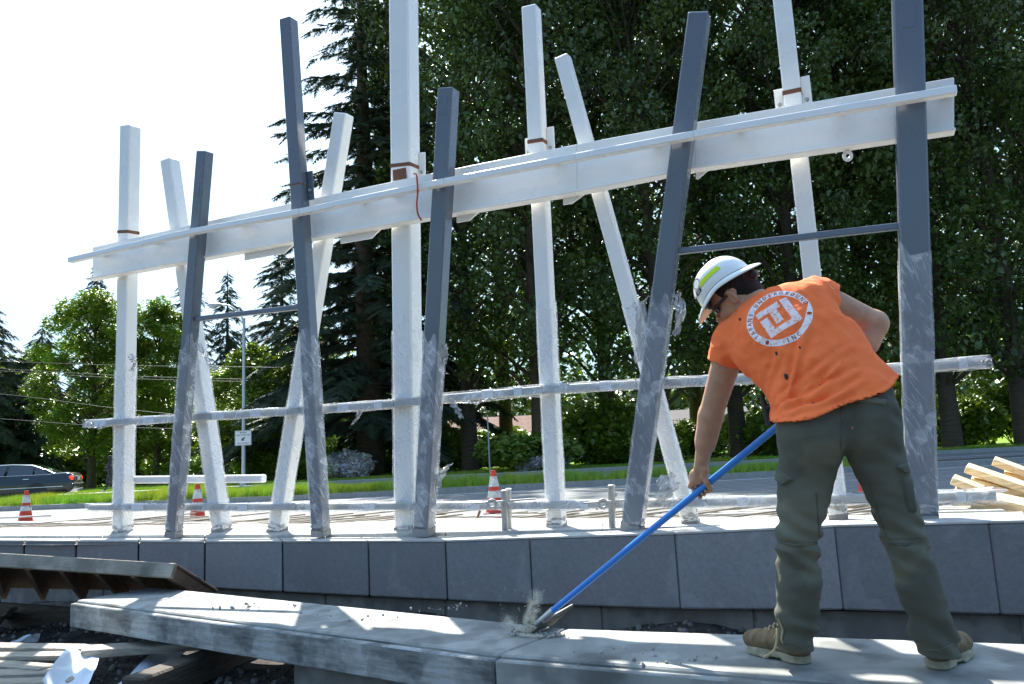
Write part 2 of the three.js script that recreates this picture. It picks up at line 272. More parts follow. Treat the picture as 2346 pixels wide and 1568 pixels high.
{
  const led = thing('concrete_ledge', 'long thick grey concrete slab step in front of the wall, splashed with sunlight', 'ledge', onY(1500, 1500, Y_SLAB - 0.3));
  const A = onY(176, 1376, Y_SLAB), B = onY(350, 1346, Y_SLAB), J0 = onY(1143, 1500, Y_SLAB), J1 = onY(1300, 1441, Y_SLAB);
  const E0 = onY(1847, 1556, Y_SLAB), E1 = onY(2346, 1476, Y_SLAB);
  const far0 = J0.clone().add(E0.clone().sub(J0).multiplyScalar(3.0)), far1 = J1.clone().add(E1.clone().sub(J1).multiplyScalar(1.6));
  const th = 0.15, dn = (p, d) => p.clone().add(V(0, -d, 0)), g = (p, q, d) => p.clone().add(q.clone().sub(p).normalize().multiplyScalar(d));
  const lip = 0.035;
  // the front edge carries a shallow strip proud of the face
  const slab = (a, b, c, d, t) => hull8([a, b, c, d].map((p) => dn(p, t)).concat([a, b, c, d]), 0.008);
  wpart('slab', slab(A, g(J0, A, 0.004), g(J1, B, 0.004), B, th), M.slab, led);
  wpart('slab', slab(g(J0, far0, 0.004), far0, far1, g(J1, far1, 0.004), th), M.slab, led);
  // stained boards on the front face
  T.drips = tex(512, (u, v) => { const a = fbm(u, v, 5, 6, 221, 0.62), st = fbm(u * 1, v * 1, 3, 2, 222) * 0.3 + vnoise(u * 7, v * 46, 322, 223) * 0.35 + vnoise(u * 19, v * 120, 2280, 224) * 0.35, sp = smooth(0.50, 0.66, fbm(u, v, 12, 5, 226)), k = 0.84 + (a - 0.5) * 0.75 + (st - 0.5) * 0.42 - sp * 0.14; return [k, k * 0.995, k * 0.965]; }, true);   // streaked, weathered edge boards
  M.face = mat(M.slab.color.clone(), 0.9, { map: T.drips, bumpMap: T.concreteBump, bumpScale: 0.004 });
  const face = (a, b, m) => { const o = b.clone().sub(a); o.y = 0; o.normalize(); const n = V(-o.z, 0, o.x); if (n.z < 0) n.negate(); const q = [a, b].map((p) => p.clone().addScaledVector(n, 0.0235));
    wpart('face_board', beam(dn(q[0], 0.092), dn(q[1], 0.092), 0.155, 0.04, V(0, 1, 0), 0.006), m, led); };
  face(A, g(J0, A, 0.004), M.face); face(g(J0, far0, 0.004), far0, M.slab);
  // cast face below, set back
  const inn = (p, q) => p.clone().add(q.clone().sub(p).multiplyScalar(0.05));
  const a = dn(inn(J0, J1), th + 0.002), b = dn(inn(far0, far1), th + 0.002), c = dn(inn(far1, far0), th + 0.002), d = dn(inn(J1, J0), th + 0.002);
  wpart('support', hull8([a, b, c, d].map((p) => dn(p, 0.32)).concat([a, b, c, d]), 0.01), M.footing, led);
  const a2 = A.clone().lerp(J0, 0.62), b2 = B.clone().lerp(J1, 0.62);
  const s = [inn(a2, b2), inn(g(J0, A, 0.02), J1), inn(g(J1, B, 0.02), J0), inn(b2, a2)].map((p) => dn(p, th + 0.002));
  wpart('support', hull8(s.map((p) => dn(p, 0.32)).concat(s), 0.01), M.footing, led);
}
// ---------------------------------------------------------------- the steel gateway frame
const dirS = V(0.921, 0, 0.39), nrmS = V(-0.39, 0, 0.921);
const frame = thing('steel_gateway_frame', 'tall unfinished gateway frame of white and grey leaning steel posts on the wall', 'steel frame', at(1215, 1218, Zs(1215)));
const P = (x, y, o = 0) => at(x, y, Zs(x) - o);
const posts = [
  // kind, top x, top y, top width px, bottom x, bottom y, bottom width px, offset, wrapped above y
  ['white', 299, 290, 44, 281, 1227, 47, -0.16, 850], ['white', 389, 367, 41, 510, 1223, 48, -0.16, 770], ['grey', 470, 348, 37, 398, 1230, 41, 0.14, 790],
  ['white', 788, 262, 44, 634, 1222, 50, -0.16, 780], ['grey', 661, 45, 39, 736, 1227, 48, 0.14, 770], ['white', 922, -260, 73, 938, 1224, 66, -0.18, 745],
  ['grey', 1028, 205, 49, 971, 1224, 55, 0.14, 790], ['white', 1217, 18, 45, 1276, 1216, 47, -0.16, 700], ['white', 1289, 132, 33, 1586, 1207, 47, -0.16, 690],
  ['grey', 1603, 34, 50, 1448, 1217, 58, 0.14, 680], ['white', 1770, -200, 38, 1922, 1193, 42, -0.16, 760], ['grey', 2069, -300, 66, 2112, 1192, 68, 0.14, 575]];
const postInfo = [];
for (const [kind, tx, ty, tw, bx, by, bw, o, wy] of posts) {
  const a = P(bx, by + 1, o), b = P(tx, ty, o), z = Zs((tx + bx) / 2), v = camera.position.clone().sub(a.clone().lerp(b, 0.4)); v.y = 0; v.normalize();
  const w = (tw + bw) / 2 * (z - o) / 1800 / (Math.abs(v.dot(nrmS)) + Math.abs(v.dot(dirS)));
  const post = wpart(kind + '_post', beam(a, b, w, w, dirS, w * 0.07), kind === 'white' ? M.white : M.grey, frame);
  postInfo.push({ kind, a, b, w, post, o, wy, tx, ty, bx, by });
}
const onPost = (i, y) => { const p = postInfo[i], t = (p.by - y) / (p.by - p.ty); return P(lerp(p.bx, p.tx, t), y, p.o); };
// concrete splatter round the feet
T.splat = tex(256, (u, v) => smooth(0.50, 0.54, fbm(u, v, 8, 5, 111) + 0.30 - v * 0.75), false); T.splat.wrapT = THREE.ClampToEdgeWrapping;
M.splat = mat(lin(0.30, 0.29, 0.27), 0.95, { transparent: true, alphaMap: T.splat, side: THREE.DoubleSide, bumpMap: T.rough, bumpScale: 0.004 });
// main beam: web plates between the grey posts, with a bottom flange
const yTop = (x) => pl([[212, 567], [383, 527], [478, 506], [659, 469], [707, 456], [991, 397], [1047, 385], [1198, 355], [1393, 316], [1609, 277], [2051, 198], [2179, 178]], x);
const yBot = (x) => pl([[212, 640], [313, 622], [400, 609], [471, 591], [662, 556], [718, 547], [1000, 498], [1046, 488], [1548, 404], [1592, 388], [2056, 320], [2192, 300]], x);
const yBar = (x) => pl([[161, 597], [434, 533], [606, 500], [677, 489], [886, 446], [1043, 413], [1393, 348], [1558, 316], [2051, 228], [2192, 207]], x);
const secs = [[212, 452], [460, 690], [698, 1016], [1024, 1321.6], [1322, 1591.6], [1592, 2186]];
for (const [x0, x1] of secs) {
  const t0 = P(x0, yTop(x0)), t1 = P(x1, yTop(x1)), b0 = P(x0, yBot(x0)), b1 = P(x1, yBot(x1)), th = nrmS.clone().multiplyScalar(0.02);
  const q = [b0, b1, b1.clone().sub(th), b0.clone().sub(th), t0, t1, t1.clone().sub(th), t0.clone().sub(th)];
  const web = wpart('beam_web', hull8(q, 0.004), M.white, frame);
  const fl = nrmS.clone().multiplyScalar(0.075), dn = V(0, -0.018, 0);
  wpart('flange', hull8([b0.clone().add(fl).add(dn), b1.clone().add(fl).add(dn), b1.clone().addScaledVector(th, -1.4).add(dn), b0.clone().addScaledVector(th, -1.4).add(dn),
    b0.clone().add(fl), b1.clone().add(fl), b1.clone().addScaledVector(th, -1.4), b0.clone().addScaledVector(th, -1.4)].map((p) => p.add(V(0, -0.001, 0))), 0.004), M.white, web);
}
// gusset plates hanging under the beam at the bends
for (const [x0, x1, xm] of [[560, 690, 650], [780, 885, 850], [1046, 1112, 1075], [1290, 1360, 1310], [1594, 1640, 1600]]) {
  const o = -0.03, q = [P(x0, yBot(x0) - 6, o), P(x0, yBot(x0) + 22, o), P(xm, yBot(xm) + 22, o), P(x1, yBot(x1) - 6, o)], th = nrmS.clone().multiplyScalar(0.015);
  wpart('gusset_plate', hull8([...q.map((p) => p.clone().sub(th)), ...q]), M.white, frame);
}
// the front bar on stand-offs
const barPts = [161, 440, 690, 1020, 1320, 1590, 2192].map((x) => P(x, yBar(x), 0.30));
for (let i = 0; i + 1 < barPts.length; i++) wpart('front_bar', beam(barPts[i].clone().lerp(barPts[i + 1], 0.0005), barPts[i].clone().lerp(barPts[i + 1], 0.9995), 0.05, 0.06, V(0, 1, 0), 0.005), M.white, frame);
for (const x of [230, 352, 550, 826, 900, 1070, 1270, 1500, 1690, 1925, 2166]) {
  const a = P(x, yBar(x) + 4, 0.275), b = P(x + 6, yBar(x) + 2, 0.002); wpart('stand_off', beam(a, b, 0.045, 0.045, V(0, 1, 0), 0.006), M.white, frame);
}
// rails wrapped in film
const yMid = (x) => pl([[200, 972], [420, 958], [680, 942], [900, 926], [1050, 910], [1250, 893], [1460, 881], [1750, 866], [2140, 840], [2262, 830]], x);
const yLow = (x) => pl([[205, 1163], [480, 1163], [760, 1161], [1000, 1160], [1250, 1158], [1500, 1154], [1900, 1145], [2282, 1136]], x);
const midX = [200, 430, 690, 905, 1015, 1245, 1460, 1530, 1750, 2080, 2262], lowX = [205, 420, 690, 960, 1240, 1440, 1620, 1930, 2282];
for (let i = 0; i + 1 < midX.length; i++) wpart('middle_rail', beam(P(midX[i] + 0.4, yMid(midX[i]), -0.02), P(midX[i + 1] - 0.4, yMid(midX[i + 1]), -0.02), 0.062, 0.062, V(0, 1, 0), 0.008), M.galv, frame);
for (let i = 0; i + 1 < lowX.length; i++) wpart('lower_rail', beam(P(lowX[i] + 0.4, yLow(lowX[i]), -0.02), P(lowX[i + 1] - 0.4, yLow(lowX[i + 1]), -0.02), 0.058, 0.058, V(0, 1, 0), 0.008), M.galv, frame);
// grey ladder rails
for (const [i, yi, j, yj] of [[2, 733, 4, 702], [9, 579, 11, 515]]) {
  const a = onPost(i, yi), b = onPost(j, yj); wpart('grey_rail', beam(a, b, 0.042, 0.05, V(0, 1, 0), 0.005), M.grey, frame);
}
// splice joints on the plumb posts
for (const [i, y, ww] of [[0, 533, 1], [5, 383, 1], [7, 327, 1], [10, 215, 1], [4, 425, 0.4]]) {
  const p = postInfo[i], c = onPost(i, y), up = p.b.clone().sub(p.a).normalize();
  wpart('splice_gap', beam(c.clone().addScaledVector(up, -0.016 * ww), c.clone().addScaledVector(up, 0.016 * ww), p.w + 0.008, p.w + 0.008, dirS, 0.004), M.rust, p.post, 'rusty splice band');
  const off2 = i === 4 ? M.grey : M.white;
  for (const s of [-1, 1]) {
    const hh = i === 0 ? 0.05 : 0.10, e = c.clone().addScaledVector(dirS, s * (p.w / 2 + 0.032)).addScaledVector(up, -0.03).addScaledVector(nrmS, -p.w * 0.35);
    if (i === 0) continue;
    const ear = wpart('splice_plate', beam(e.clone().addScaledVector(up, -hh), e.clone().addScaledVector(up, hh + (s > 0 ? 0.05 : 0)), 0.062, 0.012, dirS, 0.003), off2, p.post);
    const bolt = new THREE.CylinderGeometry(0.013, 0.013, 0.02, 10); bolt.rotateX(Math.PI / 2); bolt.rotateY(-0.4); const bp = e.clone().addScaledVector(up, -0.02).addScaledVector(nrmS, 0.014); bolt.translate(bp.x, bp.y, bp.z);
    wpart('bolt', bolt, M.galv, ear);
  }
}
{ // hand hole in the thick white post, access plates on the grey posts
  const c = onPost(5, 405).addScaledVector(nrmS, postInfo[5].w / 2 + 0.002);
  wpart('hand_hole', beam(c.clone().add(V(0, -0.055, 0)), c.clone().add(V(0, 0.04, 0)), 0.13, 0.006, dirS, 0.002), M.rust, postInfo[5].post, 'dark rusty hand hole');
  for (const [i, y] of [[2, 440], [6, 250], [11, 52]]) {
    const p = postInfo[i], up = p.b.clone().sub(p.a).normalize(), c2 = onPost(i, y).addScaledVector(nrmS, p.w / 2 + 0.0005);
    wpart('access_plate', beam(c2.clone().addScaledVector(up, -0.07), c2.clone().addScaledVector(up, 0.07), p.w * 0.46, 0.006, dirS, 0.0025), M.grey, p.post);
  }
  const lug = P(1942, 357, 0.0), tor = new THREE.TorusGeometry(0.022, 0.011, 8, 16); tor.scale(1, 1.25, 0.6); tor.rotateY(-0.4); tor.translate(lug.x, lug.y, lug.z); wpart('lifting_lug', tor, M.white, frame);
  wpart('red_strap', tube([P(948, 398, 0.06), P(955, 405, 0.34), P(957, 436, 0.36), P(955, 470, 0.1), P(957, 490, 0.09), P(965, 505, 0.1)], 0.007, 6), mat(lin(0.45, 0.05, 0.05), 0.7), frame, 'thin red strap hanging over the beam');
  // wrapped seat rail standing off behind the slanted posts
  wpart('seat_rail', beam(P(306, 1100, -0.3), P(606, 1097, -0.3), 0.075, 0.075, V(0, 1, 0), 0.012), mat(lin(0.7, 0.7, 0.69), 0.4, { bumpMap: T.rough, bumpScale: 0.004 }), frame);
}
// clear film wrapped round the lower posts: wrinkled shells
const ridge = (x) => 1 - Math.abs(x * 2 - 1);
T.film = tex(1024, (u, v) => {                           // creases fanning across the film, whitened where it bunches
  const w1 = fbm(u, v, 4, 3, 191) - 0.5, w2 = fbm(u, v, 4, 3, 192) - 0.5, cr = (a, b, k, l, sd, p) => Math.pow(ridge(vnoise((u * a + v * b + w1 * 0.14) * k, (v * a - u * b + w2 * 0.2) * l, 4096, sd)), p);
  const m1 = smooth(0.42, 0.66, fbm(u, v, 5, 3, 193)), m2 = smooth(0.45, 0.7, fbm(u, v, 6, 3, 194)), m3 = smooth(0.5, 0.7, fbm(u, v, 9, 4, 195));
  return 0.05 + 0.16 * fbm(u, v, 3, 4, 196) + 0.36 * m1 * cr(1, 1, 34, 3, 197, 9) + 0.34 * m2 * cr(2, 1, 30, 2, 198, 10) + 0.35 * m3 * cr(1, 3, 26, 2, 199, 10) + 0.20 * m3; }, false);
T.film.repeat.set(1.3, 0.9);
T.filmBump = tex(512, (u, v) => { const w1 = fbm(u, v, 4, 3, 191) - 0.5; return 0.35 * fbm(u, v, 5, 4, 96) + 0.65 * Math.pow(ridge(vnoise((u + v + w1 * 0.5) * 30, (v - u) * 3, 4096, 197)), 4); }, false); T.filmBump.repeat.set(1.3, 0.9);
M.film = phys(lin(0.86, 0.88, 0.9), 0.22, { transparent: true, alphaMap: T.film, bumpMap: T.filmBump, bumpScale: 0.004, side: THREE.DoubleSide, ior: 1.45 });
function filmShell(a, b, w, seedN, puff = 0.0045) {       // four wrinkled sides round a bar
  const y = b.clone().sub(a), L = y.length(); y.normalize(); const x = dirS.clone().addScaledVector(y, -dirS.dot(y)).normalize(), z = x.clone().cross(y);
  const nS = Math.max(4, Math.round(L / 0.05)), per = 24, pos = [], uv = [], idx = [];
  for (let j = 0; j <= nS; j++) for (let i = 0; i <= per; i++) {
    const t = i / per * 4, s = Math.floor(t) % 4, f = t - Math.floor(t), C = [[-1, 1], [1, 1], [1, -1], [-1, -1]], [c0, c1] = [C[s], C[(s + 1) % 4]];
    const cu = lerp(c0[0], c1[0], f), cv = lerp(c0[1], c1[1], f), ii = i % per;
    let r = w / 2 + 0.003 + puff * Math.pow(noise3(ii * 0.9 + seedN * 3.1, j * 0.35 + ii * 0.3, seedN), 2);
    const q = a.clone().addScaledVector(y, L * j / nS + (j === nS ? (noise3(ii * 0.45, seedN * 1.7, 3) - 0.5) * 0.26 * Math.min(1, L) : 0)).addScaledVector(x, cu * r).addScaledVector(z, cv * r);
    pos.push(q.x, q.y, q.z); uv.push(i / per * w * 4 + seedN * 0.37, L * j / nS + seedN * 0.21);
  }
  for (let j = 0; j < nS; j++) for (let i = 0; i < per; i++) { const p0 = j * (per + 1) + i; idx.push(p0, p0 + 1, p0 + per + 1, p0 + 1, p0 + per + 2, p0 + per + 1); }
  const g = new THREE.BufferGeometry(); g.setAttribute('position', new THREE.Float32BufferAttribute(pos, 3)); g.setAttribute('uv', new THREE.Float32BufferAttribute(uv, 2)); g.setIndex(idx); g.computeVertexNormals(); return g;
}
postInfo.forEach((p, i) => {
  { const u = p.b.clone().sub(p.a).normalize(), g = filmShell(p.a.clone().addScaledVector(u, 0.002), p.a.clone().addScaledVector(u, 0.17), p.w, 70 + i, 0.001), q = g.attributes.uv; for (let k = 0; k < q.count; k++) q.setXY(k, q.getX(k) * 2, Math.min(0.98, Math.floor(k / 25) / 4 * 0.95 + 0.02)); wpart('concrete_splatter', g, M.splat, p.post); }
  const up = p.b.clone().sub(p.a).normalize(), top = onPost(i, p.wy), a = p.a.clone().addScaledVector(up, 0.075);
  wpart('plastic_wrap', filmShell(a, top, p.w, i + 1), M.film, p.post, 'clear wrinkled plastic film');
});
for (let i = 0; i + 1 < midX.length; i++) wpart('plastic_wrap', filmShell(P(midX[i] - 4, yMid(midX[i]), -0.02), P(midX[i + 1] + 4, yMid(midX[i + 1]), -0.02), 0.064, 30 + i, 0.012), M.film, frame);
for (let i = 0; i + 1 < lowX.length; i++) wpart('plastic_wrap', filmShell(P(lowX[i] - 4, yLow(lowX[i]), -0.02), P(lowX[i + 1] + 4, yLow(lowX[i + 1]), -0.02), 0.06, 50 + i, 0.010), M.film, frame);
// pale tape bands over the wrapped rails
M.tape = mat(lin(0.62, 0.63, 0.64), 0.5, { bumpMap: T.rough, bumpScale: 0.002 });
for (const [x, f, o] of [[236, yMid, 1], [345, yMid, 1], [505, yMid, 1], [590, yMid, 1], [790, yMid, 1], [870, yMid, 1], [1120, yMid, 1], [1190, yMid, 1], [1390, yMid, 1], [1620, yMid, 1], [2205, yMid, 1], [320, yLow, 0], [560, yLow, 0], [850, yLow, 0], [1090, yLow, 0], [1340, yLow, 0], [1700, yLow, 0], [2200, yLow, 0]]) {
  const w = 9 + 5 * hash2(x, 1, 2); wpart('tape_band', beam(P(x - w, f(x - w), -0.02), P(x + w, f(x + w), -0.02), 0.072, 0.072, V(0, 1, 0), 0.006), M.tape, frame); }
// loose tatters of film
M.tatter = phys(lin(0.85, 0.87, 0.88), 0.3, { transparent: true, opacity: 0.72, side: THREE.DoubleSide, bumpMap: T.filmBump, bumpScale: 0.02 });
function tatter(pts, w, seedN, o = 0.1) {                // crumpled strip through survey points
  const c = new THREE.CatmullRomCurve3(pts.map(([x, y]) => P(x, y, o))), n = 22, m = 7, pos = [], uv = [], idx = [];
  for (let i = 0; i <= n; i++) for (let j = 0; j <= m; j++) { const t = i / n, q = c.getPoint(t), s = (j / m - 0.5) * w * (0.45 + 0.75 * noise3(i * 0.4, seedN, 2)) * (t > 0.8 ? 1.2 - t * 0.4 : 1);
    q.add(V(s * 0.8, s * 0.3, 0)).addScaledVector(nrmS, (noise3(i * 0.6, j * 1.1, seedN) - 0.5) * 0.06); q.y += (noise3(j * 0.9, i * 0.5, seedN + 9) - 0.5) * 0.03; pos.push(q.x, q.y, q.z); uv.push(t, j / m); }
  for (let i = 0; i < n; i++) for (let j = 0; j < m; j++) { const k = i * (m + 1) + j; idx.push(k, k + 1, k + m + 1, k + 1, k + m + 2, k + m + 1); }
  const g = new THREE.BufferGeometry(); g.setAttribute('position', new THREE.Float32BufferAttribute(pos, 3)); g.setAttribute('uv', new THREE.Float32BufferAttribute(uv, 2)); g.setIndex(idx); g.computeVertexNormals(); return g;
}
for (const [pts, w, s] of [[[[824, 938], [820, 955], [808, 974]], 0.05, 1], [[[1030, 915], [1045, 935], [1058, 957]], 0.06, 2], [[[1000, 1120], [1010, 1085], [1034, 1064]], 0.10, 3],
  [[[1018, 790], [1022, 810], [1020, 835]], 0.05, 4], [[[1466, 690], [1470, 760], [1466, 830]], 0.13, 5], [[[1550, 672], [1560, 715], [1548, 770]], 0.09, 6], [[[455, 790], [478, 830], [497, 848]], 0.07, 7],
  [[[1060, 918], [1085, 925], [1130, 912]], 0.06, 8], [[[2245, 832], [2262, 828], [2268, 840]], 0.06, 9], [[[206, 970], [215, 980], [240, 978]], 0.05, 10], [[[1520, 1090], [1530, 1120], [1515, 1150]], 0.2, 11], [[[300, 815], [308, 835], [302, 850]], 0.05, 12]])
  wpart('film_tatter', tatter(pts, w, s), M.tatter, frame);
// ---------------------------------------------------------------- trees
M.bark = mat(lin(0.10, 0.08, 0.06), 0.95, { map: T.grain, bumpMap: T.rough, bumpScale: 0.03 });
M.leafShaded = phys(lin(0.092, 0.145, 0.016), 0.4, { vertexColors: true, transmission: 0.55, thickness: 0, side: THREE.DoubleSide });   // same leaf darkened for crown shade, on the stand along the road and far wood
M.leaf = phys(lin(0.20, 0.30, 0.016), 0.45, { vertexColors: true, transmission: 0.55, thickness: 0, side: THREE.DoubleSide });
M.needle = phys(lin(0.045, 0.075, 0.034), 0.7, { vertexColors: true, transmission: 0.2, thickness: 0, side: THREE.DoubleSide });
M.blossom = phys(lin(0.75, 0.72, 0.74), 0.7, { vertexColors: true, transmission: 0.3, thickness: 0, side: THREE.DoubleSide });
function leafCluster(n, spread, size, seed) {            // n folded leaves about a twig tip
  const R = rng(seed), pos = [];
  for (let i = 0; i < n; i++) {
    const c = V(R() - 0.5, (R() - 0.5) * 0.7, R() - 0.5).multiplyScalar(spread * 2);
    const yaw = R() * 6.283, tilt = (R() - 0.45) * 1.5, s = size * (0.65 + 0.7 * R()), roll = (R() - 0.5) * 1.2;
    const e = new THREE.Euler(tilt, yaw, roll, 'YXZ');
    const q = [[0, 0, 0], [0.42, 0.05, 0.38], [0.2, 0.02, 0.78], [0, -0.07, 1.0], [-0.2, 0.02, 0.78], [-0.42, 0.05, 0.38]].map(([x, y, z]) => V(x * s, y * s, z * s).applyEuler(e).add(c));
    for (const [a, b, d] of [[0, 1, 3], [1, 2, 3], [0, 3, 5], [3, 4, 5]]) for (const k of [a, b, d]) pos.push(q[k].x, q[k].y, q[k].z);
  }
  const g = new THREE.BufferGeometry(); g.setAttribute('position', new THREE.Float32BufferAttribute(pos, 3)); g.computeVertexNormals(); return g;
}
function needleSpray(len, seed) {                        // a flat drooping fir twig along +z
  const R = rng(seed), pos = [], tri = (a, b, c) => { for (const q of [a, b, c]) pos.push(q.x, q.y, q.z); };
  tri(V(-0.02, 0, 0), V(0.02, 0, 0), V(0, -len * 0.12, len));
  for (let k = 0; k < 13; k++) for (const s of [-1, 1]) {
    const t = (k + 0.4 + R() * 0.5) / 13, b = V(0, -len * 0.12 * t * t, len * t), l = len * (0.42 * (1 - t) + 0.12) * (0.7 + 0.6 * R());
    const tip = b.clone().add(V(s * l * 0.8, -l * (0.1 + 0.35 * R()), l * 0.55)), w = 0.028 + 0.02 * R();
    tri(b.clone().add(V(0, 0, -w)), b.clone().add(V(0, 0, w)), tip); tri(b.clone().add(V(0, w * 0.8, 0)), b.clone().add(V(0, -w * 1.2, 0)), tip);
  }
  const g = new THREE.BufferGeometry(); g.setAttribute('position', new THREE.Float32BufferAttribute(pos, 3)); g.computeVertexNormals(); return g;
}
const CL = [leafCluster(11, 0.34, 0.24, 1), leafCluster(11, 0.34, 0.24, 2)], CLs = leafCluster(12, 0.26, 0.17, 3), SPR = needleSpray(0.95, 4), BUSH = leafCluster(12, 0.14, 0.10, 5);
function instances(name, geo, m, list, parent) {
  const o = new THREE.InstancedMesh(geo, m, list.length), M4 = new THREE.Matrix4(), c = new THREE.Color(); o.name = name;
  list.forEach(([p, q, s, k], i) => { M4.compose(p, q, V(s, s, s)); o.setMatrixAt(i, M4); o.setColorAt(i, c.setRGB(k[0], k[1], k[2])); });
  o.userData.kind = 'stuff'; o.castShadow = o.receiveShadow = true; parent.add(o); return o;
}
function bake(geo, list) {                              // one foliage mesh out of many placed sprays, tinted by vertex colour
  const n = geo.attributes.position.count, P0 = geo.attributes.position.array, N0 = geo.attributes.normal.array, pos = new Float32Array(n * 3 * list.length), nor = new Float32Array(n * 3 * list.length), col = new Float32Array(n * 3 * list.length), v = V(); let o = 0;
  for (const [p, q, s, k] of list) for (let i = 0; i < n; i++, o += 3) { v.set(P0[i * 3] * s, P0[i * 3 + 1] * s, P0[i * 3 + 2] * s).applyQuaternion(q).add(p); pos[o] = v.x; pos[o + 1] = v.y; pos[o + 2] = v.z; v.set(N0[i * 3], N0[i * 3 + 1], N0[i * 3 + 2]).applyQuaternion(q); nor[o] = v.x; nor[o + 1] = v.y; nor[o + 2] = v.z; col[o] = k[0]; col[o + 1] = k[1]; col[o + 2] = k[2]; }
  const g = new THREE.BufferGeometry(); g.setAttribute('position', new THREE.BufferAttribute(pos, 3)); g.setAttribute('normal', new THREE.BufferAttribute(nor, 3)); g.setAttribute('color', new THREE.BufferAttribute(col, 3)); return g;
}
const grown = new Map();                                 // foliage and wood of each growth form, shared between alike trees
function plantTree(t, key, make, m, sx, sy, turn) {
  if (!grown.has(key)) grown.set(key, make()); const { wood, crown } = grown.get(key);
  part('trunk', wood, M.bark, t); const c = part('crown', crown, m, t); c.userData.kind = 'stuff'; t.scale.set(sx, sy, sx); t.rotation.y = turn; return t;
}
const randQ = (R, lean = 0.5) => new THREE.Quaternion().setFromEuler(new THREE.Euler((R() - 0.5) * lean * 2, R() * 6.283, (R() - 0.5) * lean * 2, 'YXZ'));
function tint(R, v = 0.35) { const k = 1 - v / 2 + R() * v; return [k * (0.85 + R() * 0.35), k, k * (0.7 + R() * 0.5)]; }
// broad-leaved tree: H height, r crown radius, c0 height where the crown begins
function broadTree(name, label, cat, pos, o, group) {
  const t = thing(name, label, cat, pos, 0, group), f = o.form ?? o;
  return plantTree(t, 'broad' + f.seed, () => broadForm(f), o.m ?? M.leaf, o.r / f.r, o.H / f.H, o.form ? o.seed * 1.7 : 0);
}
function broadForm(o) {
  const { H, r, c0 = H * 0.18, seed, n = 4500, trunk = H * 0.018, clumps = 46, geo, shape = 1, lean = 0 } = o, R = rng(seed), wood = [];
  const top = V((R() - 0.5) * r * 0.2 + lean, H * 0.9, (R() - 0.5) * r * 0.2), trunkPts = [V(0, -0.3, 0), V((R() - 0.5) * 0.3, H * 0.3, (R() - 0.5) * 0.3), V(top.x * 0.6, H * 0.6, top.z * 0.6), top];
  const cv = new THREE.CatmullRomCurve3(trunkPts);
  for (let i = 0; i < 8; i++) wood.push(taper(cv.getPoint(i / 8), cv.getPoint((i + 1) / 8), trunk * (1.25 * Math.pow(1 - i / 8, 0.8) + 0.08) * (i ? 1 : 1.25), trunk * (1.25 * Math.pow(1 - (i + 1) / 8, 0.8) + 0.08), 8, false));
  const cents = [];
  for (let i = 0; i < clumps; i++) {
    const f = (i + R()) / clumps, y = lerp(c0, H, Math.pow(f, 0.9)), k = (y - c0) / (H - c0), prof = Math.pow(Math.sin(Math.PI * Math.min(1, 0.12 + k * 0.86)), 0.7 * shape), a = i * 2.4 + R() * 1.2;
    const rad = r * prof * (0.35 + 0.65 * Math.sqrt(R())), c = V(top.x * k + Math.cos(a) * rad, y, top.z * k + Math.sin(a) * rad);
    cents.push([c, r * (0.15 + 0.17 * R()), 0.72 + 0.6 * R()]);
    const b = cv.getPoint(clamp((y - r * 0.35) / H * 1.05, 0.1, 0.96)), mid = b.clone().lerp(c, 0.55).add(V(0, r * 0.05, 0));
    wood.push(taper(b, mid, trunk * 0.34, trunk * 0.2, 5, false), taper(mid, c, trunk * 0.2, trunk * 0.05, 5, false));
  }
  const list = [];
  for (let i = 0; i < n; i++) {
    const [c, s, tone] = cents[Math.floor(R() * cents.length)], u = R() * 2 - 1, a = R() * 6.283, d = Math.cbrt(0.12 + 0.88 * R()) * s, w = Math.sqrt(1 - u * u);
    const p = V(c.x + Math.cos(a) * w * d * 1.15, c.y + u * d * 0.78, c.z + Math.sin(a) * w * d * 1.15); if (p.y < 0.4) continue;
    list.push([p, randQ(R, 0.55), 0.6 + R() * 0.8, tint(R).map((k) => k * tone)]);
  }
  return { wood: merge(wood), crown: bake(geo ?? CL[seed % 2], list) };
}
